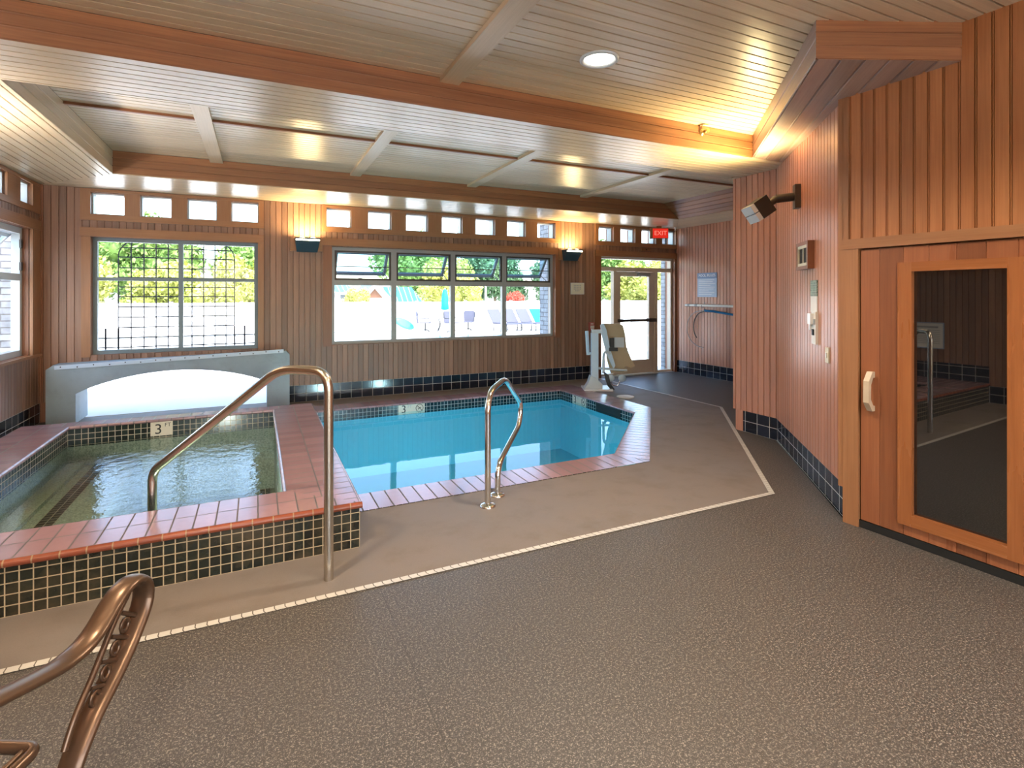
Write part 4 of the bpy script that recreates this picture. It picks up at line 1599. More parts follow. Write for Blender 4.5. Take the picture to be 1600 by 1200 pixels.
r, P4, pb = placard('notice_plate', V(5.487, YB - 0.001, 1.735), (1, 0, 0), 0.30, 0.22, M['cream'], 'small framed white notice on the wall left of the outside door', 'sign', 0.012)
m = MB()
for row in range(4):
    for k in range(5 - (row > 2) * 2):
        m.cbox(P4 @ V(-0.07 + k * 0.034 + (row > 2) * 0.034, 0.06 - row * 0.034, 0.0125), (0.018, 0.002, 0.02))
part(m, 'print', M['ink_grey'], r)
m = MB()
for lo, hi in (((-0.15, -0.11, 0.0), (0.15, -0.10, 0.018)), ((-0.15, 0.10, 0.0), (0.15, 0.11, 0.018)), ((-0.15, -0.10, 0.0), (-0.14, 0.10, 0.018)), ((0.14, -0.10, 0.0), (0.15, 0.10, 0.018))):
    m.box(lo, hi, P4)
part(m, 'frame', M['white'], r)

r, P4, pb = placard('fire_pull_station', V(5.80, YB - 0.001, 1.005), (1, 0, 0), 0.115, 0.165, M['red_case'], 'red fire alarm pull station beside the pool lift', 'alarm', 0.045)
m = MB().box((-0.04, -0.03, 0.045), (0.04, 0.02, 0.055), P4)
m.box((-0.03, -0.055, 0.045), (0.03, -0.035, 0.06), P4)
part(m, 'pull_handle', M['white'], r)
t_ = text_mesh('FIRE', 0.04, P4 @ Matrix.Translation((0, 0.05, 0.046)), M['ink_white'], 'lettering', r)
t_.location = -r.location

r, P4, pb = placard('rules_sign', V(XR - 0.002, 7.745, 1.81), (0, -1, 0), 0.50, 0.475, M['sign_blue'], 'pale blue pool rules sign on the red board wall', 'sign', 0.01)
hdr = part(MB().box((-0.25, 0.13, 0.0), (0.25, 0.2375, 0.0115), P4), 'header', M['sign_head'], r)
t_ = text_mesh('POOL RULES', 0.075, P4 @ Matrix.Translation((0, 0.185, 0.012)), M['ink_white'], 'title', r)
t_.location = -r.location
m = MB()
for k in range(9):
    ww = (0.40, 0.36, 0.42, 0.30, 0.41, 0.38, 0.25, 0.40, 0.33)[k]
    m.box((-0.21, 0.095 - k * 0.036, 0.009), (-0.21 + ww, 0.103 - k * 0.036, 0.0108), P4)
part(m, 'text_lines', M['ink_white'], r)

# sign on the left wall, seen mirrored in the sauna door glass
r, P4, pb = placard('spa_rules_sign', V(XL + 0.002, 4.28, 0.96), (0, 1, 0), 0.52, 0.42, M['white'], 'framed white notice on the left wall, seen mirrored in the dark door glass', 'sign', 0.01)
pb.location = pb.location
P4 = plane_matrix(V(XL + 0.002, 4.28, 0.96), (0, 1, 0), (0, 0, 1))
m = MB()
for lo, hi in (((-0.26, -0.21, 0.0), (0.26, -0.195, 0.018)), ((-0.26, 0.195, 0.0), (0.26, 0.21, 0.018)), ((-0.26, -0.195, 0.0), (-0.245, 0.195, 0.018)), ((0.245, -0.195, 0.0), (0.26, 0.195, 0.018))):
    m.box(lo, hi, P4)
part(m, 'frame', M['sign_blue'], r)
m = MB()
m.box((-0.18, 0.12, 0.009), (0.18, 0.15, 0.012), P4)
for k in range(8):
    m.box((-0.2, 0.08 - k * 0.03, 0.009), (0.2 - (k % 3) * 0.05, 0.087 - k * 0.03, 0.0112), P4)
part(m, 'text_lines', M['ink_grey'], r)


# items on the angled wall
def on_ang(s, z, off=0.0):
    return AP + ad * s + an * off + V(0, 0, z)


def ang_s(x, y):
    return (V(x, y, 0) - AP).dot(ad)


s0, s1 = ang_s(4.503, 3.255), ang_s(4.21, 2.91)
Pv = plane_matrix(on_ang((s0 + s1) / 2, 1.95, -0.006), -ad, (0, 0, 1))
vt = thing('wall_vent', on_ang((s0 + s1) / 2, 1.95), 'small louvred vent in a cedar box high on the angled wall', 'vent')
hw_, hh = 0.185, 0.12
m = MB()
for lo, hi in (((-hw_, -hh, 0), (hw_, -hh + 0.03, 0.06)), ((-hw_, hh - 0.03, 0), (hw_, hh, 0.06)), ((-hw_, -hh + 0.03, 0), (-hw_ + 0.03, hh - 0.03, 0.06)), ((hw_ - 0.03, -hh + 0.03, 0), (hw_, hh - 0.03, 0.06))):
    m.box(lo, hi, Pv)
part(m, 'frame', M['trim_dark'], vt)
m = MB()
for lo, hi in (((-0.15, -0.09, 0), (0.15, -0.065, 0.055)), ((-0.15, 0.065, 0), (0.15, 0.09, 0.055)), ((-0.15, -0.065, 0), (-0.13, 0.065, 0.055)), ((0.13, -0.065, 0), (0.15, 0.065, 0.055)), ((-0.01, -0.065, 0), (0.01, 0.065, 0.05))):
    m.box(lo, hi, Pv)
part(m, 'grille_frame', M['cream'], vt)
m = MB()
for k in range(14):
    x = -0.122 + k * 0.0185
    m.box((x, -0.065, 0.0), (x + 0.006, 0.065, 0.045), Pv)
part(m, 'louvres', M['dark_bronze'], vt)

s0 = ang_s(4.235, 2.94)
pq = thing('picture_plaque', on_ang(s0, 1.60), 'narrow green and white printed plaque above the white wall phone', 'plaque')
Pp = plane_matrix(on_ang(s0, 1.595), -ad, (0, 0, 1))
part(MB().box((-0.092, -0.135, 0), (0.092, 0.0, 0.008), Pp), 'white_half', M['white'], pq)
part(MB().box((-0.092, 0.0, 0), (0.092, 0.135, 0.008), Pp), 'picture_half', M['sign_green'], pq, 'green leafy printed half')
m = MB().extrude_xz([(0.03, -0.12), (0.085, -0.12), (0.085, -0.07), (0.06, -0.06)], 0.0, 0.001, Pp @ Matrix.Rotation(math.radians(90), 4, 'X') @ Matrix.Scale(-1, 4, (0, 1, 0)))
ph = thing('wall_phone', on_ang(ang_s(4.24, 2.945), 1.33), 'white wall phone panel on the angled wall', 'phone')
Pp = plane_matrix(on_ang(ang_s(4.215, 2.915), 1.33), -ad, (0, 0, 1))
m = MB().box((-0.05, -0.135, 0), (0.07, 0.135, 0.02), Pp)
part(m, 'back_plate', M['white'], ph)
m = MB().box((-0.075, 0.03, 0), (0.01, 0.12, 0.045), Pp)
m.box((-0.07, -0.02, 0), (-0.04, 0.03, 0.035), Pp)
part(m, 'handset', M['white_gloss'], ph)
part(MB().box((0.025, 0.03, 0.02), (0.06, 0.075, 0.028), Pp), 'display', M['ink_grey'], ph)
part(MB().box((-0.01, -0.06, 0.02), (0.03, -0.01, 0.03), Pp), 'keypad', M['ink'], ph)
sw = thing('light_switch', on_ang(ang_s(4.005, 2.67), 1.137), 'cream light switch plate near the sauna corner', 'switch')
Pp = plane_matrix(on_ang(ang_s(4.005, 2.67), 1.137), -ad, (0, 0, 1))
part(MB().box((-0.042, -0.06, 0), (0.042, 0.06, 0.010), Pp), 'plate', M['cream'], sw)
part(MB().box((-0.012, -0.02, 0.010), (0.012, 0.02, 0.018), Pp), 'toggle', M['white'], sw)

# ------------------------------------------------------------------ pole and crook on the alcove wall
pl = thing('pool_pole', (XR - 0.06, 8.26, 1.41), 'white telescopic pole hung level on the red board wall', 'pole')
X_ = XR - 0.06
part(MB().tube([(X_, 8.27, 1.408), (X_, 5.2, 1.40)], 0.024, 12), 'shaft', M['white'], pl)
m = MB()
for y in (8.17, 7.97):
    part(MB().tube([(X_, y + 0.03, 1.408), (X_, y - 0.03, 1.408)], 0.028, 12), 'collar', M['alu'], pl)
m = MB()
for y in (7.80, 5.6):
    m = MB()
    m.tube(fillet([(XR - 0.012, y, 1.47), (X_ + 0.01, y, 1.40), (X_, y, 1.365), (X_ - 0.035, y, 1.38), (X_ - 0.035, y, 1.42)], 0.02), 0.006, 6)
    part(m, 'wall_hook', M['alu'], pl)
ck = thing('rescue_crook', (XR - 0.06, 7.9, 1.3), 'turquoise pole with a wide grey hook loop under the white pole', 'rescue hook')
part(MB().tube([(X_, 7.75, 1.305), (X_, 7.55, 1.30), (X_, 5.2, 1.05)], 0.021, 12), 'shaft', M['towel'], ck)
loop = []
for k in range(15):
    a = math.radians(85 + k * 13.5)
    loop.append((X_ - 0.01 + 0.03 * k / 14, 7.84 - 0.40 * math.cos(a) + 0.0, 0.94 + 0.36 * math.sin(a)))
part(MB().tube([(X_, 7.76, 1.305)] + loop, 0.007, 8), 'hook_loop', M['alu'], ck)
loop2 = []
for k in range(13):
    a = math.radians(95 + k * 11)
    loop2.append((X_ + 0.01, 7.80 - 0.26 * math.cos(a), 0.98 + 0.30 * math.sin(a)))
part(MB().tube([(X_, 7.78, 1.30)] + loop2, 0.010, 8), 'inner_loop', M['dark_bronze'], ck)
m = MB().tube(fillet([(XR - 0.012, 7.80, 1.34), (X_ + 0.01, 7.80, 1.30), (X_, 7.80, 1.27), (X_ - 0.035, 7.80, 1.30)], 0.02), 0.006, 6)
part(m, 'wall_hook', M['alu'], ck)

# ------------------------------------------------------------------ sauna front: casing + door
def sx(s, off, z):
    return SP + sd * s + sn * off + V(0, 0, z)


Mf = Matrix(((sd.x, sn.x, 0, SP.x), (sd.y, sn.y, 0, SP.y), (0, 0, 1, 0), (0, 0, 0, 1)))   # (along, out, z)
cb = MB()
cb.box((-0.015, -0.02, 1.925), (2.0, 0.022, 1.995), Mf)
structure(cb.build('trim_16', M['trim']))
cb = MB()
cb.box((-0.005, -0.03, 0.0), (0.098, 0.018, 1.925), Mf)
cb.box((-0.04, -0.03, 0.245), (-0.005, 0.012, ZC), Mf)
cb.box((-0.012, -0.05, 1.995), (0.03, 0.012, ZC), Mf)
cb.box((1.17, -0.03, 0.0), (1.30, 0.018, 1.925), Mf)
structure(cb.build('trim_17', M['trim']))
dz0, dz1 = 0.055, 1.915
D0, D1 = 0.108, 1.16
# glass opening along s: glass from Y 1.95 -> 1.49 ; frame from 2.04 -> 1.42
fs0, fs1 = 0.345, 0.965
gs0, gs1 = 0.425, 0.895
d1 = group_root('door_1', tuple(sx(0.6, 0, 0)))
m = MB()
for (a, b, c, d) in cells(D0, D1, dz0, dz1, [(gs0, gs1, 0.19, 1.765)]):
    planks(m, SP, sd, (0, 0, 1), sn, rect(a, b, c, d), 0.142, 0.004, [(0, 1), (0.02, 0), (0.98, 0), (1, 1)], phase=0.085)
m.box((D0, -0.06, dz0), (gs0, -0.006, dz1), Mf)
m.box((gs1, -0.06, dz0), (D1, -0.006, dz1), Mf)
m.box((gs0, -0.06, dz0), (gs1, -0.006, 0.19), Mf)
m.box((gs0, -0.06, 1.765), (gs1, -0.006, dz1), Mf)
leaf = part(m, 'door_leaf', M['sauna_door'], d1)
m = MB()
fz0, fz1 = 0.125, 1.815
for (a, b, c, d) in ((fs0, gs0, fz0, fz1), (gs1, fs1, fz0, fz1), (gs0, gs1, fz0, 0.20), (gs0, gs1, 1.755, fz1)):
    m.box((a, -0.03, c), (b, 0.022, d), Mf)
o = m.build('glass_frame', M['glow_trim'])
bv = o.modifiers.new('soft_edges', 'BEVEL')
bv.width = 0.005
bv.segments = 2
bv.limit_method = 'ANGLE'
wparent(o, leaf)
m = MB().box((gs0 - 0.005, -0.022, 0.19), (gs1 + 0.005, -0.012, 1.77), Mf)
wparent(m.build('tinted_pane', M['dark_glass']), leaf)
m = MB()
hs = 0.180
pts = [(0.006, 1.065), (0.045, 1.04), (0.055, 1.00), (0.055, 0.90), (0.042, 0.855), (0.006, 0.835)]
outer = [(0.0, 1.085), (0.030, 1.085), (0.072, 1.025), (0.075, 0.88), (0.030, 0.82), (0.0, 0.82)]
inner = [(0.0, 0.855), (0.02, 0.858), (0.047, 0.90), (0.046, 1.00), (0.02, 1.045), (0.0, 1.045)]
MHd = Matrix(((sn.x, sd.x, 0, SP.x), (sn.y, sd.y, 0, SP.y), (0, 0, 1, 0), (0, 0, 0, 1)))
m.extrude_xz(outer + inner, hs - 0.018, hs + 0.018, MHd)
o = m.build('handle', M['sauna_handle'])
bv = o.modifiers.new('soft_edges', 'BEVEL')
bv.width = 0.006
bv.segments = 2
bv.limit_method = 'ANGLE'
wparent(o, leaf)
m = MB()
for z in (1.068, 0.838):
    m.lathe(sx(hs, 0.028, z), [(0.006, 0), (0.006, 0.003), (0.0, 0.004)], 8, sn)
wparent(m.build('screw_heads', M['dark_bronze']), leaf)
m = MB().box((D0 - 0.01, -0.08, 0.0), (1.9, 0.004, 0.05), Mf)
part(m, 'threshold', M['black'], d1)

# ------------------------------------------------------------------ patio armchair in the near corner
ca = math.atan2(0.78, 0.62)
ch = thing('patio_armchair', (-0.782, 2.002, 0), 'copper-brown cast metal patio armchair in the near left corner', 'chair', rz=math.radians(-26.7))


def armset(sx_):
    x = 0.31 * sx_
    arm = [(x, -0.52, 0.68), (x, -0.33, 0.655), (x, -0.153, 0.61), (x, -0.067, 0.587), (x, 0.02, 0.567), (x, 0.10, 0.570), (x, 0.155, 0.598), (x, 0.195, 0.634), (x, 0.245, 0.660), (x, 0.295, 0.664), (x, 0.33, 0.645), (x, 0.348, 0.60), (x, 0.335, 0.55), (x, 0.272, 0.470), (x, 0.20, 0.405), (x, 0.12, 0.345), (x, 0.05, 0.26), (x, 0.02, 0.14), (x, 0.06, 0.0)]
    return fillet(arm, 0.03, 2)


for s in (1, -1):
    p = armset(s)
    lpart(MB().tube(p, 0.02, 12, flat=(0.016, 0.038)), 'arm', M['chair_metal'], ch)
    x = 0.31 * s
    m = MB()
    m.tube(fillet([(x, 0.275, 0.630), (x, 0.215, 0.575), (x, 0.13, 0.46), (x, 0.06, 0.38), (x, 0.03, 0.32)], 0.04), 0.009, 8)
    for k in range(4):
        t = 0.12 + 0.2 * k
        pa = V(x, 0.265 - 0.20 * t, 0.615 - 0.26 * t)
        pb = V(x, 0.335 - 0.20 * t, 0.560 - 0.23 * t)
        m.tube([pa, pb], 0.007, 6)
        c_ = (pa + pb) / 2 - V(0, 0.018, 0.024)
        m.tube([c_ + V(0, 0.017 * math.cos(a), 0.02 * math.sin(a)) for a in [j * math.pi / 5 for j in range(10)]], 0.006, 6, loop=True)
    lpart(m, 'scroll_panel', M['chair_metal'], ch)
    m = MB().tube(fillet([(x, -0.50, 0.66), (x, -0.45, 0.38), (x, -0.56, 0.0)], 0.08), 0.016, 10)
    lpart(m, 'rear_leg', M['chair_metal'], ch)
m = MB()
m.tube(fillet([(-0.29, -0.46, 0.36), (0.29, -0.46, 0.36), (0.29, -0.03, 0.38), (-0.29, -0.03, 0.38), (-0.29, -0.455, 0.36)], 0.03), 0.016, 8)
for k in range(9):
    x = -0.26 + k * 0.065
    m.tube([(x, -0.46, 0.36), (x, -0.03, 0.38)], 0.008, 6)
for y in (-0.32, -0.17):
    m.tube([(-0.29, y, 0.37), (0.29, y, 0.37)], 0.008, 6)
lpart(m, 'seat', M['chair_metal'], ch)
m = MB()
m.tube(fillet([(-0.29, -0.46, 0.36), (-0.30, -0.58, 0.70), (-0.22, -0.64, 0.94), (0.22, -0.64, 0.94), (0.30, -0.58, 0.70), (0.29, -0.46, 0.36)], 0.1), 0.016, 8)
for k in range(9):
    x = -0.24 + k * 0.06
    m.tube([(x, -0.46, 0.37), (x, -0.58, 0.70), (x * 0.9, -0.638, 0.935)], 0.008, 6)
for k in range(5):
    cx = -0.16 + k * 0.08
    m.tube([(cx + 0.028 * math.cos(a), -0.57 - 0.008 * math.sin(a), 0.68 + 0.035 * math.sin(a)) for a in [j * math.pi / 6 for j in range(12)]], 0.006, 6, loop=True)
lpart(m, 'backrest', M['chair_metal'], ch)

# ------------------------------------------------------------------ OUTSIDE
gm = MB()
gm.flat([[(-40, YB + 0.26), (60, YB + 0.26), (60, 70), (-40, 70)]], -0.02)
gm.flat([[(-40, -30), (XL - 0.15, -30), (XL - 0.15, YB + 0.26), (-40, YB + 0.26)]], -0.02)
gm.flat([[(XL - 0.15, -30), (40, -30), (40, YR - 0.26), (XL - 0.15, YR - 0.26)]], -0.02)
structure(gm.build('ground', M['patio']))


def pier(x0, x1, y0, y1, z1, label):
    m = MB().box((x0, y0, -0.02), (x1, y1, z1))
    o = m.build('stone_pier', M['stone'])
    tag(o, label, 'pier', 'stone piers outside')
    return o


pier(5.05, 5.75, YB + 0.27, 9.28, 3.3, 'grey stacked stone pier outside, right of the big window')
pier(7.88, 8.6, YB + 0.27, 9.0, 3.3, 'grey stacked stone pier outside, right of the glass door')
pier(-3.5, XL - 0.17, 8.95, 9.6, 3.3, 'grey stacked stone pier outside the left window')

# iron trellis outside window 1
tl = thing('iron_trellis', (-1.05, 9.4, 0), 'dark iron arched grid trellis standing outside the left back window', 'trellis')
m = MB()
xt0, xt1 = -1.823, -0.33
arch_z = lambda x: 2.18 + 0.38 * math.sqrt(max(0.0, 1 - ((x + 1.077) / 0.7465) ** 2))
for x in (-1.67, -1.514, -1.364, -1.211, -1.058, -0.906, -0.753, -0.599, -0.45):
    m.tube([(x, 9.4, 0.70), (x, 9.4, arch_z(x))], 0.0085, 6)
for z in (1.137, 1.287, 1.436, 1.585, 1.726, 1.866, 2.006, 2.162, 2.30):
    h = 0.7465 if z < 2.18 else 0.7465 * math.sqrt(max(0, 1 - ((z - 2.18) / 0.38) ** 2))
    m.tube([(-1.077 - h, 9.4, z), (-1.077 + h, 9.4, z)], 0.0085, 6)
m.tube([(-1.8235, 9.4, 1.137), (-1.8235, 9.4, 2.18)] + [(-1.077 - 0.7465 * math.cos(a), 9.4, 2.18 + 0.38 * math.sin(a)) for a in [math.pi * k / 20 for k in range(1, 20)]] + [(-0.3305, 9.4, 2.18), (-0.3305, 9.4, 1.137)], 0.008, 8)
part(m, 'arched_grid', M['iron'], tl)
m = MB()
for x in (-1.973, -1.823, -0.33, -0.19):
    m.tube([(x, 9.4, 0.70), (x, 9.4, 1.13)], 0.012, 8)
for x in (-2.5, 0.3):
    m.tube([(x, 9.4, -0.02), (x, 9.4, 1.13)], 0.016, 8)
for z in (0.70, 0.85, 0.99):
    m.tube([(-2.5, 9.4, z), (0.3, 9.4, z)], 0.0085, 6)
part(m, 'lower_rail', M['iron'], tl)

# fence
FY = 24.0
fe = thing('vinyl_fence', (4, FY, 0), 'long white board fence at the far side of the patio', 'fence')
m = MB()
for k in range(7):
    z0 = 0.02 + k * 0.186
    m.box((-16, FY, z0), (40, FY + 0.03, z0 + 0.180))
part(m, 'boards', M['fence'], fe)
for k in range(23):
    x = -15 + k * 2.4
    part(MB().box((x - 0.06, FY - 0.05, -0.02), (x + 0.06, FY + 0.06, 1.36)), 'post', M['fence'], fe)

# outdoor pool
op = thing('outdoor_pool', (7.2, 20, -0.02), 'narrow blue strip of outdoor pool water seen through the big window', 'pool')
part(MB().box((5.9, 18.8, -0.02), (8.9, 21.0, 0.0)), 'water', M['pool_blue'], op)
m = MB()
frame = [(5.6, 18.5, 9.2, 18.8), (5.6, 21.0, 9.2, 21.3), (5.6, 18.8, 5.9, 21.0), (8.9, 18.8, 9.2, 21.0)]
for a, b, c, d in frame:
    m.box((a, b, -0.02), (c, d, 0.03))
part(m, 'coping', M['patio'], op)


# trees
def leaves(n, blobs, size, seed):
    rnd = random.Random(seed)
    m = MB()
    tot = sum(b[3] ** 2 for b in blobs)
    for cx, cy, cz, R, rzf in blobs:
        for _ in range(int(n * R * R / tot)):
            th, ph_ = rnd.uniform(0, 2 * math.pi), math.acos(rnd.uniform(-1, 1))
            rr = R * rnd.uniform(0.55, 1.05)
            p = V(cx + rr * math.sin(ph_) * math.cos(th), cy + rr * math.sin(ph_) * math.sin(th), cz + rr * rzf * math.cos(ph_))
            a = V(rnd.gauss(0, 1), rnd.gauss(0, 1), rnd.gauss(0, 1)).normalized()
            b = a.cross(V(rnd.gauss(0, 1), rnd.gauss(0, 1), rnd.gauss(0, 1))).normalized()
            s = size * rnd.uniform(0.6, 1.3)
            m.face([p - a * s, p + b * s * 0.55, p + a * s, p - b * s * 0.55])
    return m


PROTO = {}


def tree(kind, x, y, h, w, label, group):
    """kind -> shared foliage and trunk meshes of unit-ish size, scaled"""
    if kind not in PROTO:
        rnd = random.Random(len(kind) * 7 + 3)
        if kind == 'shrub':
            bl = [(rnd.uniform(-.4, .4), rnd.uniform(-.3, .3), rnd.uniform(.35, .6), rnd.uniform(.3, .45), .9) for _ in range(7)]
        else:
            bl = [(rnd.uniform(-.32, .32), rnd.uniform(-.32, .32), rnd.uniform(.38, .86), rnd.uniform(.16, .27), 1.0) for _ in range(17)]
        core = MB()
        for cx, cy, cz, R, rzf in bl:
            core.lathe((cx, cy, cz), [(R * 0.66 * math.sin(t), -R * 0.66 * math.cos(t)) for t in [math.pi * k / 6 for k in range(7)]], 9)
        lv = leaves(11000, bl, 0.030, 11)
        i0 = len(lv.v)
        lv.v += core.v
        lv.f += [tuple(i + i0 for i in f) for f in core.f]
        lv.uv += core.uv
        lv.mi += core.mi
        lv.sm += core.sm
        tk = MB().tube([(0, 0, 0), (0.02, 0.01, 0.25), (-0.02, 0, 0.55)], [0.03, 0.022, 0.01], 8)
        for a in range(4):
            t = a * 1.6
            tk.tube([(0.01, 0.0, 0.26 + 0.06 * a), (0.22 * math.cos(t), 0.22 * math.sin(t), 0.52 + 0.05 * a)], [0.014, 0.005], 6)
        PROTO[kind] = (lv, tk)
    r = thing({'yellow': 'tree', 'green': 'tree', 'dark': 'tree', 'red': 'shrub', 'shrub': 'shrub'}[kind], (x, y, -0.02), label, 'tree' if kind not in ('red', 'shrub') else 'shrub', group)
    r.scale = (w, w, h)
    r.rotation_euler = (0, 0, x * 1.7)
    lv, tk = PROTO[kind]
    key = kind + '_mesh'
    if key not in PROTO:
        mat = {'yellow': 'yellow_leaf', 'green': 'green_leaf', 'dark': 'dark_leaf', 'red': 'red_leaf', 'shrub': 'yellow_leaf'}[kind]
        a = lv.build('foliage', M[mat], r)
        b = tk.build('trunk', M['trunk'], r)
        PROTO[key] = (a.data, b.data)
    else:
        for nm, d in zip(('foliage', 'trunk'), PROTO[key]):
            o = bpy.data.objects.new(nm, d)
            COL.objects.link(o)
            o.parent = r
    return r


GT = 'trees beyond the white fence'
tree('yellow', -7.9, 27.5, 4.3, 4.2, 'tall yellow-green tree behind the fence at the left edge of the gridded window', GT)
tree('green', -4.6, 31.5, 5.2, 4.6, 'tall green tree behind the fence in the left half of the gridded window', GT)
tree('yellow', -3.0, 27.0, 3.0, 3.4, 'low yellow-green tree behind the mullion of the gridded window', GT)
tree('green', 0.2, 31.0, 4.8, 4.6, 'green tree behind the right half of the gridded window', GT)
tree('yellow', -0.2, 27.0, 3.4, 3.2, 'bushy yellow-green tree at the right edge of the gridded window', GT)
tree('yellow', 5.0, 30.5, 2.0, 1.5, 'bushy yellow-green tree in front of the brown gable', GT)
tree('yellow', 10.6, 31.0, 3.8, 3.4, 'yellow-green tree behind the closed turquoise umbrella', GT)
tree('yellow', 9.9, 26.8, 2.7, 2.0, 'pale yellow-green tree behind the patio chairs', GT)
tree('dark', 14.0, 32.0, 4.8, 3.6, 'dark green tree behind the thin white pole', GT)
tree('dark', 16.8, 29.0, 4.4, 3.6, 'dark green tree above the sun loungers', GT)
tree('green', 24.5, 33.0, 5.5, 5.0, 'mid green tree seen past the stone pier', GT)
tree('yellow', 21.3, 25.6, 3.7, 4.4, 'yellow-green hedge tree left in the door glass', GT)
tree('yellow', 25.6, 26.4, 4.0, 4.6, 'yellow-green hedge tree right in the door glass', GT)
tree('green', 32.0, 33.0, 6.0, 6.0, 'tall green tree above the outside door', GT)
tree('green', 15.0, 58.0, 8.5, 9.0, 'far green tree rising behind the teal roofs', GT)
tree('red', 12.4, 25.4, 1.75, 1.3, 'red-leaved shrub rising over the fence', 'shrubs at the fence')


# houses
def house(name, x, y, w, d, eave, ridge, label, front_gable=False):
    r = thing(name, (x, y, -0.02), label, 'house', 'houses beyond the fence')
    m = MB().box((x - w / 2, y, -0.02), (x + w / 2, y + d, eave))
    part(m, 'walls', M['gable'], r)
    m = MB()
    if front_gable:
        m.extrude_xz([(x - w / 2, eave), (x + w / 2, eave), (x, ridge)], y + 0.05, y + 0.3)
        part(m, 'gable', M['gable'], r)
        m = MB().extrude_xz([(x - w * 0.22, eave + 0.35 * (ridge - eave)), (x + w * 0.22, eave + 0.35 * (ridge - eave)), (x, ridge - 0.25)], y + 0.0, y + 0.06)
        part(m, "shingles", M["gable_brown"], r)
        m = MB()
        for s in (-1, 1):
            a, b = V(x + s * (w / 2 + 0.35), y - 0.4, eave - 0.3), V(x, y - 0.4, ridge + 0.12)
            a2, b2 = V(a.x, y + d, a.z), V(b.x, y + d, b.z)
            L_ = (b - a).length
            m.face([a, b, b2, a2], [(0, 0), (0, L_), (d, L_), (d, 0)], n=(s, 0, 1))
            up = V(0, 0, -0.14)
            m.face([a + up, b + up, b2 + up, a2 + up], [(0, 0), (0, L_), (d, L_), (d, 0)])
        part(m, 'roof', M['metal_roof'], r)
        m = MB()
        for s in (-1, 1):
            m.tube([(x + s * (w / 2 + 0.35), y - 0.42, eave - 0.36), (x, y - 0.42, ridge + 0.04)], 0.13, 4)
        part(m, 'barge_board', M['gable'], r)
    else:
        a, b = V(x - w / 2 - 0.3, y - 0.5, eave - 0.2), V(x + w / 2 + 0.3, y - 0.5, eave - 0.2)
        c, e = V(x + w / 2 - 0.4, y + d / 2, ridge), V(x - w / 2 - 0.1, y + d / 2, ridge)
        L_ = (e - a).length
        m.face([a, b, c, e], [(0, 0), (w + 0.6, 0), (w - 0.2, L_), (0.2, L_)], n=(0, -1, 1))
        a2, b2 = V(a.x, y + d + 0.5, a.z), V(b.x, y + d + 0.5, b.z)
        m.face([b2, a2, e, c], [(0, 0), (w + 0.6, 0), (w - 0.2, L_), (0.2, L_)], n=(0, 1, 1))
        m.face([b, b2, c])
        m.face([a, a2, e])
        part(m, 'roof', M['metal_roof'], r)
    for s in (-0.25, 0.25):
        part(MB().box((x + s * w - 0.25, y - 0.03, eave - 0.6), (x + s * w + 0.25, y + 0.0, eave - 0.25)), 'window', M['window_dark'], r)
    return r


house('chalet', 5.6, 48, 4.4, 8, 1.9, 2.8, 'pale chalet at the left of the big window with a teal roof edge', False)
house('chalet', 7.05, 36, 2.4, 5, 1.0, 2.3, 'white gabled chalet with brown shingles and teal roof', True)
house('chalet', 10.6, 42.5, 3.4, 5, 0.5, 2.35, 'low chalet showing a broad teal standing seam roof', False)

# closed umbrellas, pole
um = thing('closed_umbrella', (7.7, 23.2, 0), 'closed turquoise umbrella standing between the patio chairs', 'umbrella')
part(MB().tube([(7.7, 23.2, -0.02), (7.7, 23.2, 1.95)], 0.025, 8), 'pole', M['alu_white'], um)
part(MB().lathe((7.7, 23.2, 0.95), [(0.10, 0.0), (0.19, 0.04), (0.17, 0.3), (0.15, 0.6), (0.10, 0.88), (0.02, 0.95)], 12), 'canopy', M['teal'], um)
part(MB().lathe((7.7, 23.2, -0.02), [(0.25, 0), (0.25, 0.06), (0.05, 0.1)], 16), 'base', M['alu_white'], um)
po = thing('umbrella_pole', (9.5, 22.7, 0), 'thin white pole standing right of the patio chairs', 'pole')
part(MB().tube([(9.5, 22.7, -0.02), (9.5, 22.7, 2.05)], 0.045, 8), 'post', M['white'], po)
part(MB().lathe((9.5, 22.7, -0.02), [(0.24, 0), (0.24, 0.06), (0.05, 0.1)], 16), 'base', M['alu_white'], po)
fb_ = thing('pool_float', (5.9, 23.5, 0), 'mint green leaf-shaped float leaning on the fence side of the patio', 'float')
ring = []
m = MB()
Mfo = Matrix.Translation((5.9, 23.5, 0.35)) @ Matrix.Rotation(math.radians(25), 4, 'Y') @ Matrix.Rotation(math.radians(-20), 4, 'X')
m.grid([[Mfo @ V(0.50 * k * math.cos(a), s * 0.05, 0.22 * k * math.sin(a)) for a in [2 * math.pi * j / 20 for j in range(20)]] for s, k in ((-1, 0.6), (-0.8, 0.9), (0, 1.0), (0.8, 0.9), (1, 0.6))])
part(m, 'float_body', M['float'], fb_)


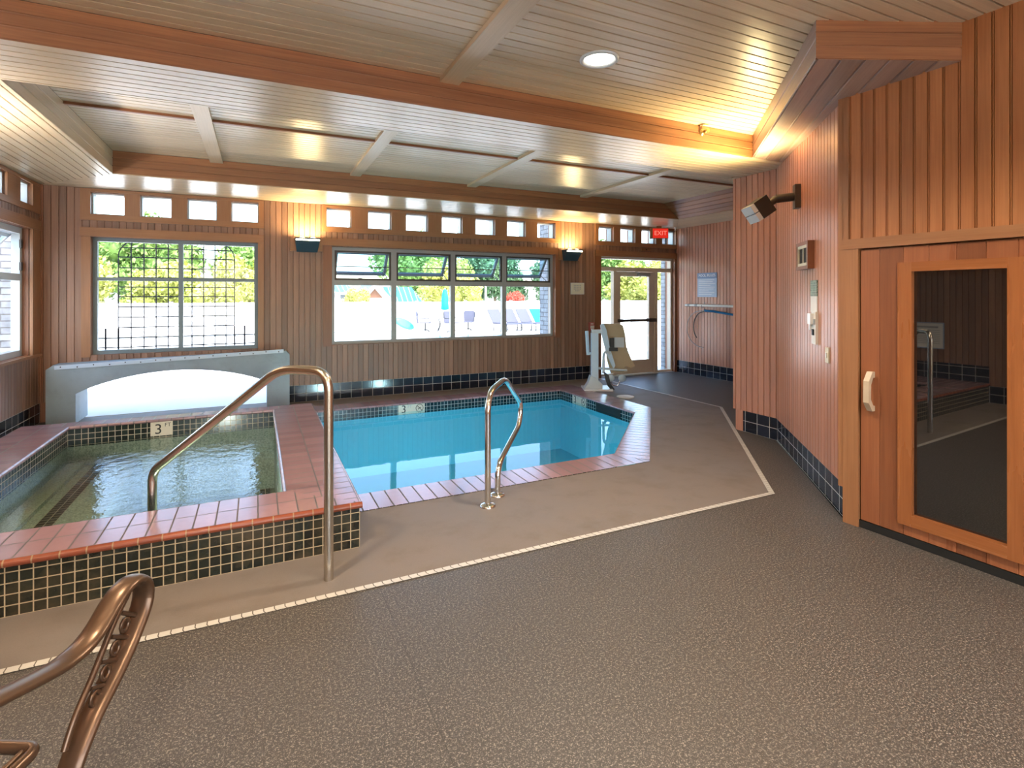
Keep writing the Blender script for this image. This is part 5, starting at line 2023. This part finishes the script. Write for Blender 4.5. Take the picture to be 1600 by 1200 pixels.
# patio swivel chairs, table
def patio_chair(x, y, rz, label):
    r = thing('patio_chair', (x, y, -0.02), label, 'chair', 'patio chairs round the table', rz)
    lpart(MB().box((-0.24, -0.24, 0.40), (0.24, 0.24, 0.44)), 'seat', M['sling'], r)
    m = MB().extrude_xz([(-0.24, 0.44), (0.24, 0.44), (0.26, 0.9), (0.20, 0.98), (-0.20, 0.98), (-0.26, 0.9)], 0.24, 0.27, Matrix.Rotation(math.radians(-9), 4, 'X'))
    lpart(m, 'backrest', M['sling'], r)
    for s in (-1, 1):
        m = MB().tube(fillet([(s * 0.28, 0.32, 0.90), (s * 0.28, 0.26, 0.62), (s * 0.28, -0.22, 0.62), (s * 0.28, -0.20, 0.42)], 0.06), 0.016, 8)
        lpart(m, 'armrest', M['iron'], r)
    m = MB().tube([(0, 0, 0.05), (0, 0, 0.41)], 0.03, 8)
    for k in range(4):
        a = k * math.pi / 2 + 0.78
        m.tube([(0, 0, 0.14), (0.28 * math.cos(a), 0.28 * math.sin(a), 0.012)], 0.018, 6)
    lpart(m, 'swivel_base', M['iron'], r)
    return r


patio_chair(6.72, 23.0, 1.2, 'patio chair turned sideways at the left end of the patio table')
patio_chair(7.75, 22.2, 0.3, 'patio chair behind the window mullion at the patio table')
patio_chair(8.68, 22.8, -0.5, 'patio chair with blue-grey back at the right end of the patio table')
tb = thing('patio_table', (7.7, 23.2, 0), 'low round patio table around the closed turquoise umbrella', 'table')
part(MB().lathe((7.7, 23.2, 0.0), [(0.0, 0.60), (0.55, 0.60), (0.56, 0.62), (0.55, 0.64), (0.03, 0.64)], 24), 'table_top', M['alu'], tb)
m = MB()
for k in range(4):
    a = k * math.pi / 2 + 0.4
    m = MB()
    m.tube(fillet([(7.7 + 0.45 * math.cos(a), 23.2 + 0.45 * math.sin(a), -0.02), (7.7 + 0.28 * math.cos(a), 23.2 + 0.28 * math.sin(a), 0.3), (7.7 + 0.42 * math.cos(a), 23.2 + 0.42 * math.sin(a), 0.61)], 0.1), 0.018, 6)
    part(m, 'leg', M['iron'], tb)


def lounger(x, y, rz, label, mat='sling'):
    r = thing('sun_lounger', (x, y, -0.02), label, 'sun lounger', 'sun loungers by the fence', rz)
    lpart(MB().box((-0.32, -1.2, 0.32), (0.32, 0.0, 0.36)), 'bed', M['sling'], r)
    T_ = Matrix.Translation((0, 0, 0.36)) @ Matrix.Rotation(math.radians(50), 4, 'X')
    lpart(MB().box((-0.32, 0, -0.02), (0.32, 0.80, 0.02), T_), 'backrest', M[mat], r)
    for a, b in ((-0.28, -1.1), (0.28, -1.1), (-0.28, 0.0), (0.28, 0.0)):
        lpart(MB().tube([(a, b, 0.0), (a, b, 0.33)], 0.02, 6), 'leg', M['iron'], r)
    return r


lounger(10.12, 22.6, 0.15, 'grey sun lounger in front of the thin white pole')
lounger(10.84, 22.6, 0.15, 'grey-violet sun lounger right of the small mullion')
lounger(11.54, 22.5, 0.15, 'pale grey sun lounger between the violet and the blue one')
lounger(12.24, 22.4, 0.15, 'sun lounger with a bright blue back next to the stone pier', 'towel')

# things seen through the glass door
cbx = thing('service_cabinet', (13.3, 17.5, 0), 'low pale service counter on the patio seen through the door', 'cabinet')
part(MB().box((12.6, 17.5, -0.02), (13.75, 18.2, 0.82)), 'body', M['alu_white'], cbx)
part(MB().box((12.5, 17.4, 0.82), (13.8, 18.3, 0.88)), 'counter_top', M['gable'], cbx)
cb2 = thing('service_cabinet', (14.6, 17.5, 0), 'white counter with a beige top right of the pale service counter', 'cabinet')
part(MB().box((14.05, 17.3, -0.02), (15.5, 18.0, 0.84)), 'body', M['gable'], cb2)
part(MB().box((13.95, 17.2, 0.84), (15.6, 18.1, 0.95)), 'counter_top', M['cream'], cb2)
bn = thing('patio_bench', (10.6, 12.6, 0), 'low metal bench on the patio seen through the door glass', 'bench')
part(MB().box((10.0, 12.6, 0.40), (11.0, 13.0, 0.44)), 'seat', M['alu_white'], bn)
m = MB()
for x in (10.06, 10.94):
    for y in (12.64, 12.96):
        part(MB().tube([(x, y, -0.02), (x, y, 0.40)], 0.02, 6), 'leg', M['alu'], bn)
